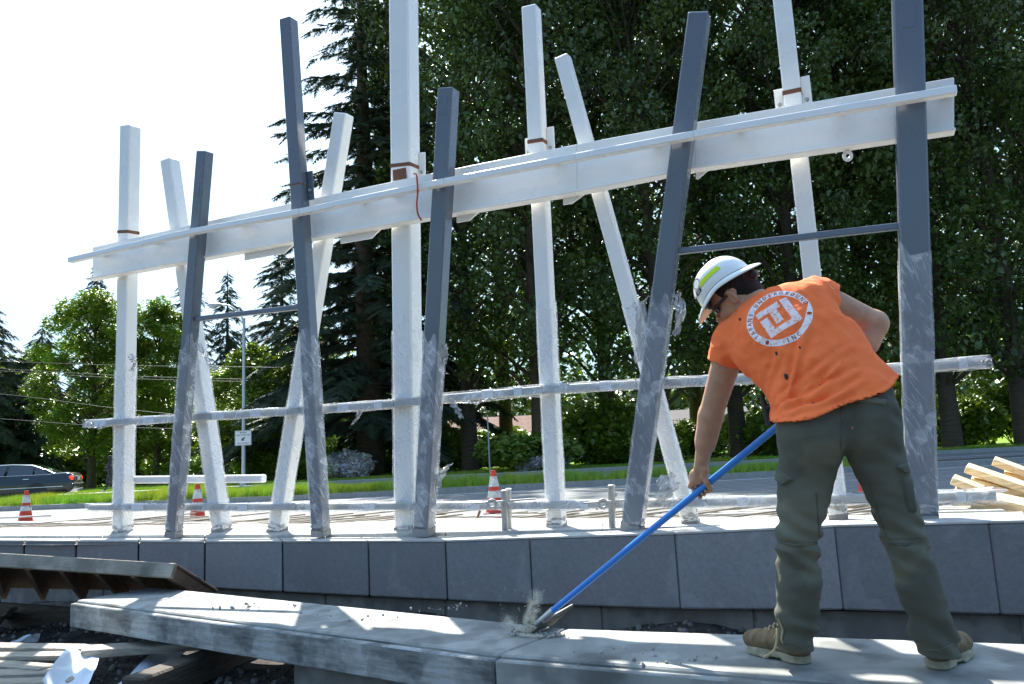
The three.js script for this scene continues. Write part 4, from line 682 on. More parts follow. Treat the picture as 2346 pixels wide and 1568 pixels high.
// shirt with its print
function shirtTexture() {
  const n = 2048, cv = document.createElement('canvas'); cv.width = cv.height = n; const c = cv.getContext('2d'); c.fillStyle = '#ff7638'; c.fillRect(0, 0, n, n);
  const R = rng(5);
  for (let i = 0; i < 900; i++) { c.fillStyle = `rgba(${R() < 0.5 ? '255,150,90' : '205,62,18'},${0.02 + R() * 0.03})`; c.beginPath(); c.ellipse(R() * n, R() * n, 20 + R() * 90, 10 + R() * 40, R() * 3, 0, 7); c.fill(); }
  c.save(); c.translate(n * 0.5, n * 0.5); const S = n / 0.9;     // 0.9 m across the sheet
  const ro = 0.121 * S, ri = 0.097 * S; c.fillStyle = '#efe6e2'; c.beginPath(); c.arc(0, 0, ro, 0, 7); c.arc(0, 0, ri, 0, 7, true); c.fill('evenodd');
  c.fillStyle = '#9c4526'; c.textAlign = 'center'; c.textBaseline = 'middle'; c.font = `bold ${0.0225 * S}px sans-serif`;
  const arc = (txt, mid, step, rr, flip) => { const a0 = mid - step * (txt.length - 1) / 2 * (flip ? -1 : 1); [...txt].forEach((ch, i) => { const a = a0 + step * i * (flip ? -1 : 1); c.save(); c.rotate(a); c.translate(0, -rr); if (flip) c.rotate(Math.PI); c.fillText(ch, 0, 0); c.restore(); }); };
  const rm = (ro + ri) / 2; arc('TAPANI UNDERGROUND', -0.12, 0.198, rm, false); arc('INC', Math.PI - 0.02, 0.2, rm, true);
  for (const a of [2.05, -2.25]) { c.beginPath(); c.ellipse(Math.sin(a) * rm, -Math.cos(a) * rm, 0.007 * S, 0.0085 * S, a, 0, 7); c.fill(); }
  c.fillStyle = '#f2dcd4'; const u = 0.0125 * S; const box = (x, y, w, h) => c.fillRect(x * u, y * u, w * u, h * u);
  box(-5.2, -5, 7.4, 2.1); box(-1.5, -3.0, 2.3, 4.9);                                                  // T
  box(-5.2, -1.9, 2.5, 7.0); box(-2.8, 3.0, 8.0, 2.1); box(2.9, -5, 2.3, 8.1);                          // U round its stem
  // worn print: shirt colour showing through
  for (let i = 0; i < 420; i++) { const a = R() * 6.283, d = Math.sqrt(R()) * ro * 1.02; c.fillStyle = `rgba(232,88,34,${0.10 + R() * 0.32})`; c.beginPath(); c.ellipse(Math.cos(a) * d, Math.sin(a) * d, 2 + R() * 13, 2 + R() * 8, R() * 3, 0, 7); c.fill(); }
  c.restore();
  for (let i = 0; i < 46; i++) { c.fillStyle = `rgba(58,44,46,${0.25 + R() * 0.5})`; c.beginPath(); c.ellipse(n * (0.18 + R() * 0.66), n * (0.2 + R() * 0.7), 1.5 + R() * 5, 1.5 + R() * 3.5, R() * 3, 0, 7); c.fill(); }
  const t = new THREE.CanvasTexture(cv); t.colorSpace = THREE.SRGBColorSpace; t.magFilter = THREE.LinearFilter; t.anisotropy = 8; return t;
}
{
  const [lo, hi] = bounds([E1, E2, E3, J.SL, J.SR, sleeveL, sleeveR, hemA, hemB, J.neck], 0.17), g = nets(shirtF, lo, hi, 0.0072);
  const pc = hitSurface(baseShirt, 1782, 724) ?? E3, q = V(), p = g.attributes.position, uv = new Float32Array(p.count * 2);
  for (let i = 0; i < p.count; i++) { q.fromBufferAttribute(p, i).sub(pc); const back = q.dot(tZ) > -0.12; uv[i * 2] = back ? 0.5 + q.dot(tX) / 0.9 : 0.06 + 0.05 * Math.abs(q.dot(tX)); uv[i * 2 + 1] = back ? 0.5 + q.dot(tY) / 0.9 : 0.06 + 0.05 * Math.abs(q.dot(tY)); }
  g.setAttribute('uv', new THREE.BufferAttribute(uv, 2)); M.shirt.map = shirtTexture();
  const sh = wpart('shirt', g, M.shirt, worker, 'orange sleeveless shirt with a round white company print on the back');
  // dried concrete spots
  for (const [x, y, s] of [[1803, 865, 7], [1780, 811, 4.5], [1696, 733, 4], [1833, 797, 3.2]]) { const h = hitSurface(shirtF, x, y); if (!h) continue; const b = new THREE.SphereGeometry(s / 600, 8, 6); b.scale(0.7, 1.35, 0.35); b.rotateZ(0.5); b.translate(h.x, h.y, h.z); wpart('mud_spot', b, M.dark, sh); }
}
const legLo = bounds([J.HL, J.HR, J.AL, J.AR, J.KL, J.KR, at1], 0.17);
{
  const g = nets(trF, legLo[0], legLo[1], 0.0085); planarUV(g, J.pelvis, WAX, 1.4);
  const tr = wpart('trousers', g, M.trousers, worker, 'dusty dark green cargo trousers');
  const nAt = (f, p) => { const e = 0.004, q = V(); return V(f(q.set(p.x + e, p.y, p.z)) - f(q.set(p.x - e, p.y, p.z)), f(q.set(p.x, p.y + e, p.z)) - f(q.set(p.x, p.y - e, p.z)), f(q.set(p.x, p.y, p.z + e)) - f(q.set(p.x, p.y, p.z - e))).normalize(); };
  const patch = (name, q, th) => { const N = 9, pos = [], uv = [], idx = [];
    for (let j = 0; j <= N; j++) for (let i = 0; i <= N; i++) { const u = i / N, v = j / N, x = lerp(lerp(q[0][0], q[1][0], u), lerp(q[3][0], q[2][0], u), v), y = lerp(lerp(q[0][1], q[1][1], u), lerp(q[3][1], q[2][1], u), v); const h = hitSurface(trF, x, y); if (!h) return; const n = nAt(trBase, h), edge = i === 0 || j === 0 || i === N || j === N; h.addScaledVector(n, edge ? -0.004 : th * (1 - 0.25 * noise3(i * 0.8, j * 0.8, q[0][0]))); pos.push(h.x, h.y, h.z); uv.push(x / 600, y / 600); }
    for (let j = 0; j < N; j++) for (let i = 0; i < N; i++) { const a = j * (N + 1) + i; idx.push(a, a + N + 1, a + 1, a + 1, a + N + 1, a + N + 2); }
    const gg = new THREE.BufferGeometry(); gg.setAttribute('position', new THREE.Float32BufferAttribute(pos, 3)); gg.setAttribute('uv', new THREE.Float32BufferAttribute(uv, 2)); gg.setIndex(idx); gg.computeVertexNormals(); wpart(name, gg, M.trousers, tr); };
  patch('pocket_flap', [[1806, 966], [1904, 936], [1892, 958], [1813, 974]], 0.007);
  patch('pocket_flap', [[1956, 920], [1979, 908], [2036, 917], [2028, 930]], 0.008);
  patch('cargo_pocket', [[1781, 1102], [1816, 1120], [1814, 1196], [1781, 1198]], 0.012);
  patch('pocket_flap', [[1781, 1072], [1820, 1099], [1798, 1114], [1781, 1101]], 0.016);
  patch('cargo_pocket', [[2062, 1086], [2086, 1092], [2098, 1180], [2080, 1176]], 0.012);
  patch('pocket_flap', [[2050, 1070], [2076, 1060], [2080, 1086], [2066, 1084]], 0.014);
  const seam = (pts, r = 0.0028) => { const h = []; for (let k = 0; k + 1 < pts.length; k++) for (let i = 0; i <= 8; i++) { const s = hitSurface(trF, lerp(pts[k][0], pts[k + 1][0], i / 8), lerp(pts[k][1], pts[k + 1][1], i / 8)); if (s) h.push(s); } if (h.length > 3) wpart('seam', tube(h, r, 5, h.length * 2), M.trousers, tr); };
  seam([[1927, 905], [1929, 960], [1926, 1030]]); seam([[1782, 1243], [1828, 1250], [1878, 1244]], 0.004); seam([[2032, 1246], [2075, 1248], [2112, 1236]], 0.004); seam([[1786, 1476], [1820, 1483], [1858, 1480]]); seam([[2104, 1488], [2150, 1490], [2190, 1474]]);
  seam([[1870, 1130], [1878, 1230]]); seam([[1990, 1110], [2030, 1230]]); seam([[2003, 893], [2006, 908]], 0.006);
  const belt = onY; }
// boots
function boot(heelPx, toePx, ank, label) {
  const h = onY(heelPx[0], heelPx[1], Y_SLAB), t = onY(toePx[0], toePx[1], Y_SLAB), f = t.clone().sub(h); f.y = 0; const L = 0.285; f.normalize(); const y = V(0, 1, 0), x = y.clone().cross(f), ax = [x, y, f], q = (a, b, c) => h.clone().addScaledVector(x, a).addScaledVector(y, b).addScaledVector(f, c);
  const up = (p) => { let d = ell(p, q(0, 0.052, L * 0.80), ax, [0.048, 0.040, 0.066]); d = smin(d, ell(p, q(0, 0.058, L * 0.45), ax, [0.043, 0.050, 0.105]), 0.03); d = smin(d, ell(p, q(0, 0.065, L * 0.13), ax, [0.040, 0.058, 0.055]), 0.03); d = smin(d, cone(p, q(0, 0.07, L * 0.2), ank, 0.043, 0.05), 0.03);
    d -= (noise3(p.x * 60, p.y * 60, p.z * 60) - 0.5) * 0.003; return Math.max(d, h.y + 0.024 - p.y); };
  const sole = (p) => { const dx = p.x - h.x, dz = p.z - h.z, a = Math.abs(dx * x.x + dz * x.z), c = dx * f.x + dz * f.z, b = p.y - h.y, w = 0.044 + 0.009 * Math.sin(Math.PI * clamp(c / L)) * (c > L * 0.45 ? 1 : 0.2); const e = Math.max(c - L * 0.985, -c - 0.012); const rr = c > L * 0.78 ? Math.hypot(a, (c - L * 0.78) * 0.85) - w : c < 0.035 ? Math.hypot(a, 0.035 - c) - w : a - w; const arch = b - (c > L * 0.3 && c < L * 0.5 ? 0.010 : 0.0); return Math.max(rr, e - 0.03, b - 0.034, -arch + 0.001); };
  const [lo, hi] = bounds([h, q(0, 0, L), ank], 0.085), b = wpart('boot', planarUV(nets(up, lo, hi, 0.006), h, [f, y], 4), M.leather, worker, label);
  wpart('sole', planarUV(nets(sole, lo, hi, 0.006), h, [f, y], 4), M.sole, b);
  for (let i = 0; i < 4; i++) { const c = L * (0.62 - i * 0.08), yy = 0.1 + i * 0.012; wpart('lace', tube([q(-0.024, yy - 0.012, c), q(0, yy + 0.004, c + 0.006), q(0.024, yy - 0.012, c - 0.004)], 0.003, 5), M.lace, b); }
  return q;
}
M.leather = mat(lin(0.24, 0.165, 0.085), 0.8, { map: T.stain, bumpMap: T.rough, bumpScale: 0.003 }); M.sole = mat(lin(0.52, 0.46, 0.33), 0.85, { map: T.stain }); M.lace = mat(lin(0.5, 0.38, 0.2), 0.8);
boot([1850, 1522], [1752, 1500], at(1826, 1470, 2.93), 'dusty tan leather work boot'); boot([2142, 1535], [2208, 1500], at(2160, 1478, 2.79), 'dusty tan leather work boot');
for (const pts of [[[1781, 1440], [1779, 1470], [1772, 1492], [1748, 1507]], [[1783, 1418], [1793, 1445], [1790, 1466], [1796, 1476]]]) { const o = pts.map(([x, y]) => at(x, y, 2.87)); wpart('drawstring', tube(o, 0.0042, 5), M.lace, worker); }
// hair, glasses
M.hair = mat(lin(0.012, 0.009, 0.008), 0.8, { bumpMap: rep(T.grainBump, 4), bumpScale: 0.003 });
{
  const side = (p, l, f, u) => (p.x - HC.x) * l.x + (p.y - HC.y) * l.y + (p.z - HC.z) * l.z;
  const hairF = (p) => { const f = side(p, hF), u = side(p, hU0), l = side(p, hL); let d = ell(p, hd.cr, HAX, [0.081, 0.104, 0.094]); d = smin(d, ell(p, hp(0, -0.062, -0.045), HAX, [0.062, 0.042, 0.055]), 0.03); const line = Math.max(f - 0.022 - 0.25 * clamp(u, 0, 0.08), f > -0.03 && u < -0.045 ? 0.02 : -1); d = Math.max(d, line); if (u < -0.015 && f > 0.006) d = Math.max(d, Math.abs(f - 0.022) - 0.013, -u - 0.055); d -= (noise3(p.x * 160, p.y * 160, p.z * 160) - 0.5) * 0.005; return Math.max(d, -u - 0.092, Math.hypot(l, 0) > 0.068 && Math.hypot(f + 0.008, u + 0.012) < 0.034 ? 0.006 : -1); };
  const [lo, hi] = bounds([HC], 0.15); wpart('hair', planarUV(nets(hairF, lo, hi, 0.0042), HC, [hF, hU0], 6), M.hair, worker, 'short dark hair');
  const g = wpart('sunglasses', merge([beam(hp(0.083, 0.0, 0.008), hp(0.066, 0.088, 0.006), 0.012, 0.004, hU0, 0.001), beam(hp(-0.083, 0.0, 0.008), hp(-0.066, 0.088, 0.006), 0.012, 0.004, hU0, 0.001)]), M.dark, worker, 'dark wrap-around sunglasses');
  const lens = (s) => { const pos = [], idx = [], n = 10; for (let j = 0; j <= 5; j++) for (let i = 0; i <= n; i++) { const a = lerp(0.06, 1.12, i / n) * s, v = (j / 5 - 0.5) * lerp(0.044, 0.026, i / n), q = hp(Math.sin(a) * 0.078, 0.028 + Math.cos(a) * 0.083, 0.001 + v); pos.push(q.x, q.y, q.z); } for (let j = 0; j < 5; j++) for (let i = 0; i < n; i++) { const a = j * (n + 1) + i; idx.push(a, a + 1, a + n + 1, a + 1, a + n + 2, a + n + 1); } const gg = new THREE.BufferGeometry(); gg.setAttribute('position', new THREE.Float32BufferAttribute(pos, 3)); gg.setIndex(idx); gg.computeVertexNormals(); return gg; };
  const lm = phys(lin(0.01, 0.011, 0.013), 0.08, { side: THREE.DoubleSide }); wpart('lens', lens(1), lm, g); wpart('lens', lens(-1), lm, g);
}
// hard hat
{
  const hat = new THREE.Group(); hat.name = 'hard_hat'; hat.userData.label = 'white full-brim hard hat with yellow-green strips and round stickers'; worker.add(hat);
  const basis = new THREE.Matrix4().makeBasis(hL, hU0, hF.clone()), o = hp(0, 0.004, 0.040); basis.setPosition(o);      // x left, y up, z forward
  const toW = worker.matrixWorld.clone().invert().multiply(basis); hat.applyMatrix4(toW);
  const dome = (a, k, off = 0) => { const h = 0.122 + off, s = Math.cos(k * Math.PI / 2), rx = 0.104 + off, rz = 0.124 + off; return V(Math.sin(a) * rx * Math.pow(s, 0.82), Math.sin(k * Math.PI / 2) * h + 0.030 * Math.pow(Math.sin(a), 2) * (1 - k) * (1 - k), Math.cos(a) * rz * Math.pow(s, 0.82)); };
  const surf = (fn, n, m) => { const pos = [], idx = []; for (let j = 0; j <= m; j++) for (let i = 0; i <= n; i++) { const q = fn(i / n, j / m); pos.push(q.x, q.y, q.z); } for (let j = 0; j < m; j++) for (let i = 0; i < n; i++) { const a = j * (n + 1) + i; idx.push(a, a + 1, a + n + 1, a + 1, a + n + 2, a + n + 1); } const g = new THREE.BufferGeometry(); g.setAttribute('position', new THREE.Float32BufferAttribute(pos, 3)); const uv = []; for (let j = 0; j <= m; j++) for (let i = 0; i <= n; i++) uv.push(i / n, j / m); g.setAttribute('uv', new THREE.Float32BufferAttribute(uv, 2)); g.setIndex(idx); g.computeVertexNormals(); return g; };
  M.hat = phys(lin(0.82, 0.82, 0.77), 0.32, { clearcoat: 0.3, side: THREE.DoubleSide, bumpMap: T.rough, bumpScale: 0.0006 }); M.hatIn = phys(lin(0.80, 0.66, 0.38), 0.5, { side: THREE.DoubleSide });  // inner cream warmed in colour for bounce and light through the brim
  const lift = (a) => 0.030 * Math.pow(Math.sin(a), 2);
  part('shell', surf((u, v) => { const a = u * 6.2832, q = dome(a, v), rid = Math.exp(-Math.pow(Math.sin(a) * (1 - v) * 3.2, 2) * 3); q.multiplyScalar(1 + 0.018 * rid * v); return q; }, 72, 22), M.hat, hat);
  const brimW = (a) => 0.012 + (Math.cos(a) > 0 ? 0.046 : 0.030) * Math.pow(Math.abs(Math.cos(a)), 1.5), brimTop = (u, v) => { const a = u * 6.2832, q = dome(a, 0), w = brimW(a), r = Math.hypot(q.x, q.z), s = 1 + w * v / r; return V(q.x * s, lift(a) - 0.002 - 0.012 * v * v - 0.014 * v * Math.abs(Math.cos(a)) + (v > 0.93 ? -0.003 : 0), q.z * s); };
  part('brim', surf((u, v) => brimTop(u, v), 72, 8), M.hat, hat);
  part('brim_underside', surf((u, v) => brimTop(u, v).add(V(0, -0.0035, 0)), 72, 8), M.hatIn, hat, 'cream underside of the brim, warmed to tan for light coming through');
  part('suspension', surf((u, v) => dome(u * 6.2832, v * 0.25, -0.012).add(V(0, -0.02 * (1 - v), 0)), 48, 4), M.dark, hat);
  const ratchet = new RoundedBoxGeometry(0.05, 0.035, 0.03, 3, 0.01); ratchet.translate(0, -0.042, -0.118); part('ratchet', ratchet, M.dark, hat);
  const yel = mat(lin(0.62, 0.80, 0.0), 0.6, { side: THREE.DoubleSide }), pat = (a0, a1, k0, k1, name, m) => part(name, surf((u, v) => dome(lerp(a0, a1, u), lerp(k0, k1, v), 0.0022), 14, 5), m, hat);
  pat(1.15, 2.15, 0.26, 0.40, 'reflective_strip', yel); pat(0.12, 0.35, 0.02, 0.14, 'reflective_strip', yel);
  const canvasTex = (n, m, fn) => { const cv = document.createElement('canvas'); cv.width = n; cv.height = m; fn(cv.getContext('2d'), n, m); const t = new THREE.CanvasTexture(cv); t.colorSpace = THREE.SRGBColorSpace; t.magFilter = THREE.LinearFilter; return t; };
  const round = mat(0xffffff, 0.5, { side: THREE.DoubleSide, map: canvasTex(256, 256, (c, n) => { c.fillStyle = '#eeeeea'; c.fillRect(0, 0, n, n); c.strokeStyle = '#6d2731'; c.lineWidth = 22; c.beginPath(); c.arc(128, 128, 106, 0, 7); c.stroke(); c.strokeStyle = '#9aa0a4'; c.lineWidth = 5; c.beginPath(); c.arc(128, 128, 82, 0, 7); c.stroke(); c.fillStyle = '#9fb0b4'; for (let i = 0; i < 5; i++) c.fillRect(84, 84 + i * 20, 88, 8); }) });
  const disc = (a, k, r) => { const c = dome(a, k, 0.002), g = new THREE.CircleGeometry(r, 24), n = V(c.x / (0.106 * 0.106), c.y / (0.122 * 0.122), c.z / (0.128 * 0.128)).normalize(); g.applyQuaternion(new THREE.Quaternion().setFromUnitVectors(V(0, 0, 1), n)); const p = g.attributes.position; for (let i = 0; i < p.count; i++) { const q = V().fromBufferAttribute(p, i); q.addScaledVector(n, -q.lengthSq() * 4.0 + 0.0016); p.setXYZ(i, q.x + c.x, q.y + c.y, q.z + c.z); } part('round_sticker', g, round, hat); };
  disc(0.98, 0.46, 0.026); disc(0.55, 0.36, 0.024);
  const lab = mat(0xffffff, 0.5, { side: THREE.DoubleSide, map: canvasTex(256, 64, (c) => { c.fillStyle = '#15161a'; c.fillRect(0, 0, 256, 64); c.fillStyle = '#f2f2ee'; c.font = 'bold 50px sans-serif'; c.textAlign = 'center'; c.textBaseline = 'middle'; c.translate(256, 0); c.scale(-1, 1); c.fillText('KIRBY', 128, 34); }) });
  pat(0.78, 1.13, 0.20, 0.29, 'name_label', lab);
}
// shovel
{
  const sv = thing('shovel', 'long blue-handled flat shovel scraping the concrete ledge', 'shovel', onY(1240, 1450, Y_SLAB)), blue = phys(lin(0.015, 0.20, 0.62), 0.35, { clearcoat: 0.4, bumpMap: T.rough, bumpScale: 0.0008 }), steel = mat(lin(0.42, 0.42, 0.41), 0.42, { metalness: 0.75, map: T.stain, side: THREE.DoubleSide });
  wpart('handle', taper(sh0, sh1.clone().addScaledVector(sAx, 0.06), SR_, SR_ * 0.96, 18), blue, sv);
  const f0 = sh0.clone().addScaledVector(sAx, -0.075), f1 = sh0.clone().addScaledVector(sAx, 0.05); wpart('ferrule', taper(f0, f1, 0.0135, 0.0175, 14), mat(lin(0.55, 0.56, 0.57), 0.3, { metalness: 0.9 }), sv);
  const A = onY(1209, 1459, Y_SLAB + 0.002), D = onY(1270, 1431, Y_SLAB + 0.002), B = at(1243, 1427, 3.66), C = at(1312, 1388, 3.95), n = 12, pos = [], idx = [], uv = [];
  for (let j = 0; j <= n; j++) for (let i = 0; i <= n; i++) { const u = i / n, v = j / n, q = A.clone().lerp(D, u).lerp(B.clone().lerp(C, u), v); q.y -= 0.018 * Math.sin(Math.PI * u) * v; pos.push(q.x, q.y, q.z); uv.push(u * 0.3, v * 0.3); }
  for (let j = 0; j < n; j++) for (let i = 0; i < n; i++) { const a = j * (n + 1) + i; idx.push(a, a + 1, a + n + 1, a + 1, a + n + 2, a + n + 1); }
  const g = new THREE.BufferGeometry(); g.setAttribute('position', new THREE.Float32BufferAttribute(pos, 3)); g.setAttribute('uv', new THREE.Float32BufferAttribute(uv, 2)); g.setIndex(idx); g.computeVertexNormals();
  const bl = wpart('blade', g, steel, sv); wpart('blade_back', beam(B, C, 0.016, 0.012, V(0, 1, 0), 0.003), steel, sv);
  wpart('socket', taper(f0, B.clone().lerp(C, 0.3).lerp(A.clone().lerp(D, 0.4), 0.25), 0.0135, 0.008, 10), steel, sv);
  for (const t of [0.1, 0.28]) { const q = B.clone().lerp(C, t).add(V(0, 0.012, 0.006)), s = new THREE.SphereGeometry(0.006, 8, 6); s.translate(q.x, q.y, q.z); wpart('rivet', s, M.galv, sv); }
}
// hammer on the belt, metal hook at the other hip
{
  const Zh = 2.99, hm = thing('claw_hammer', 'dark claw hammer hanging from the left hip of the bending person', 'hammer', at(1752, 935, Zh));
  wpart('hammer_head', merge([taper(at(1744, 905, Zh), at(1754, 938, Zh), 0.007, 0.014, 8), taper(at(1754, 938, Zh), at(1765, 972, Zh), 0.014, 0.019, 10)]), mat(lin(0.05, 0.052, 0.056), 0.4, { metalness: 0.7 }), hm); wpart('handle', taper(at(1753, 934, Zh), at(1810, 924, Zh - 0.04), 0.012, 0.014, 9), M.dark, hm);
  const hk = thing('tool_hook', 'bent metal tool hook on the right hip of the bending person', 'tool hook', at(2050, 970, 2.8)); wpart('hook', tube([at(2030, 944, 2.78), at(2052, 947, 2.79), at(2062, 956, 2.8), at(2062, 980, 2.8), at(2057, 1012, 2.8)], 0.011, 8), mat(lin(0.5, 0.51, 0.52), 0.35, { metalness: 0.85 }), hk); wpart('hook_plate', beam(at(2055, 965, 2.82), at(2051, 1020, 2.82), 0.05, 0.01, V(1, 0, 0)), mat(lin(0.3, 0.31, 0.32), 0.4, { metalness: 0.8 }), hk);
}
// ---------------------------------------------------------------- street things beyond the wall
function grassPatch(name, label, pts, n, h, seed, m) { // tufts scattered by a sampler pts(R) -> V
  const R = rng(seed), blade = []; for (let i = 0; i < 9; i++) { const a = R() * 6.28, b = V((R() - 0.5) * 0.10, 0, (R() - 0.5) * 0.10), w = 0.006, t = b.clone().add(V(Math.cos(a) * 0.07 * R(), 0.6 + R() * 0.4, Math.sin(a) * 0.07 * R())); blade.push(b.x - w, 0, b.z, b.x + w, 0, b.z, t.x * 1, t.y * h, t.z); }
  const g = new THREE.BufferGeometry(); g.setAttribute('position', new THREE.Float32BufferAttribute(blade, 3)); g.computeVertexNormals();
  const list = []; for (let i = 0; i < n; i++) { const q = pts(R); if (q) list.push([q, new THREE.Quaternion().setFromAxisAngle(V(0, 1, 0), R() * 6.28), (0.5 + R() * 0.9) * (0.6 + 0.9 * noise3(q.x * 0.9, q.z * 0.9, 7)), tint(R, 0.5).map((k, c) => k * (c === 0 ? 0.8 + 0.8 * noise3(q.x * 0.7, q.z * 0.7, 2) : 1))]); }
  const o = instances(numbered(name), g, m, list, scene); o.userData.label = label; return o;
}
M.blade = phys(lin(0.24, 0.42, 0.02), 0.7, { vertexColors: false, transmission: 0.4, thickness: 0, side: THREE.DoubleSide });
const lineAt = (line, t) => { const k = Math.min(line.length - 2, Math.floor(t)), f = t - k; return [lerp(line[k][0], line[k + 1][0], f), lerp(line[k][1], line[k + 1][1], f)]; };
grassPatch('grass', 'unmown grass along the road median', (R) => { const t = 1 + R() * 3.9, a = lineAt(medNear, t), b = lineAt(medFar, t), f = 0.02 + R() * 0.96; const gx = lerp(a[0], b[0], f), gz = lerp(a[1], b[1], f); if ((gx > -2 && R() < 0.75) || (noise3(gx * 1.3, gz * 1.6, 4) < 0.45 && R() < 0.75)) return null; return V(lerp(a[0], b[0], f), 0.83, lerp(a[1], b[1], f)); }, 30000, 0.26, 301, M.blade);
grassPatch('lawn_grass', 'short mown grass of the park lawn', (R) => V(-30 + R() * 56, 0.84, -39.5 - R() * R() * 22), 30000, 0.10, 302, M.blade);
function bush(name, label, pos, r, h, seed, m) { const t = thing(name, label, 'bush', pos, 0); const k = seed % 4; return plantTree(t, 'bush' + k, () => bushForm(700 + k), m, r / 2.5, h / 2.4, seed); }
function bushForm(seed) { const r = 2.5, h = 2.4, n = 1000, geo = leafCluster(9, 0.2, 0.16, seed), R = rng(seed), list = [], wood = [];
  for (let i = 0; i < 7; i++) { const a = i * 0.9 + R(); wood.push(taper(V(0, -0.1, 0), V(Math.cos(a) * r * 0.6, h * (0.5 + R() * 0.35), Math.sin(a) * r * 0.6), 0.03, 0.01, 4, false)); }
  const cs = []; for (let i = 0; i < 14; i++) { const a = R() * 6.28, k = Math.sqrt(R()) * r * 0.7; cs.push(V(Math.cos(a) * k, h * (0.3 + 0.55 * R()), Math.sin(a) * k)); }
  for (let i = 0; i < n; i++) { const c = cs[i % 14], u = R() * 2 - 1, a = R() * 6.28, d = Math.cbrt(R()) * r * 0.42, w = Math.sqrt(1 - u * u); const p = V(c.x + Math.cos(a) * w * d, Math.max(0.05, c.y + u * d * 0.9), c.z + Math.sin(a) * w * d); list.push([p, randQ(R, 0.8), (0.8 + R() * 0.7) * Math.max(1, r * 0.6), tint(R)]); }
  return { wood: merge(wood), crown: bake(geo, list) }; }
{ const pos = [], idx = [], n = 24, uv = []; for (let j = 0; j <= 1 * n; j++) for (let i = 0; i <= n; i++) { const x = lerp(4, 90, i / n), z = lerp(-54, -98, j / n), y = 0.835 + 2.3 * smooth(-54, -80, z) * smooth(4, 16, x); pos.push(x, y, z); uv.push(x, z); } for (let j = 0; j < n; j++) for (let i = 0; i < n; i++) { const a = j * (n + 1) + i; idx.push(a, a + 1, a + n + 1, a + 1, a + n + 2, a + n + 1); } const g = new THREE.BufferGeometry(); g.setAttribute('position', new THREE.Float32BufferAttribute(pos, 3)); g.setAttribute('uv', new THREE.Float32BufferAttribute(uv, 2)); g.setIndex(idx); g.computeVertexNormals(); structure('lawn_bank', g, M.lawn, 'gently rising sunlit lawn beyond the big trees'); }
// undergrowth between the trunks
[[700, 45, 1.8, 1.6, M.leaf, 'dark laurel bush at the foot of the ragged fir'], [790, 44, 1.6, 1.2, M.blossom, 'bush with white blossom under the ragged fir'], [1010, 50, 2.4, 2.6, M.leaf, 'tall dark shrub left of the slender pole'], [1200, 40, 2.6, 1.5, M.leaf, 'low dark hedge bush behind the tallest-standing cone'], [1240, 39.2, 1.3, 0.6, M.blossom, 'low white flowering bush beside the slender pole'], [1350, 47, 3.0, 3.0, M.leaf, 'dark shrub mass behind the white post next to the pole'],
  [1470, 44, 2.6, 2.2, M.leaf, 'dark shrub behind the leaning grey post'], [1580, 52, 2.2, 2.0, M.leaf, 'sunlit green bush in front of the brick house'], [1700, 58, 2.6, 2.6, M.leaf, 'sunlit bush beyond the worker\'s arm'], [1790, 45, 2.2, 2.0, M.leaf, 'dark shrub beyond the worker\'s hips'], [2060, 50, 2.6, 3.6, M.leaf, 'sunlit shrub right of the worker\'s hips'], [2200, 47, 2.4, 2.4, M.leaf, 'dark shrub between trunks beyond the lumber'], [2320, 52, 3.0, 3.2, M.leaf, 'half-lit shrub far behind the lumber'],
  [420, 58, 2.6, 2.4, M.leaf, 'dark shrub under the dark maple'], [500, 55, 2.2, 1.8, M.leaf, 'light green shrub left of the street lamp'], [620, 47, 2.0, 1.5, M.leaf, 'dark shrub right of the lamp post sign'], [130, 60, 3.0, 2.6, M.leaf, 'sunlit shrub behind the dark saloon car'], [20, 60, 3.0, 2.8, M.leaf, 'dark shrub ahead of the dark saloon car'], [300, 62, 3.2, 2.4, M.leaf, 'sunlit shrub behind the running person'], [880, 60, 3.4, 3.2, M.leaf, 'wide dark shrub far behind the thick white post'], [1120, 62, 3.4, 2.6, M.leaf, 'half-lit shrub below the red house roof']]
  .forEach(([px, Z, r, h, m, label], i) => bush('bush', label, gp(px, Z), r, h, 400 + i, m));
// far wood closing the view behind the park
{ const R = rng(77), list = []; for (let i = 0; i < 5000; i++) { const px = -250 + R() * 2900, Z = 105 + R() * 40, q = gp(px, Z, 0.8), tall = px < 620 ? 7 + 4 * noise3(px * 0.012, 3, 1) : 11 + 6 * noise3(px * 0.012, 3, 1); q.y += tall * Math.pow(R(), 0.8); list.push([q, randQ(R, 0.8), 3.2 + R() * 2.6, tint(R)]); }
  const o = structure('distant_woodland', bake(CL[0], list), M.leafShaded); o.userData.kind = 'stuff'; o.userData.label = 'distant dark woodland closing the view behind the park'; }
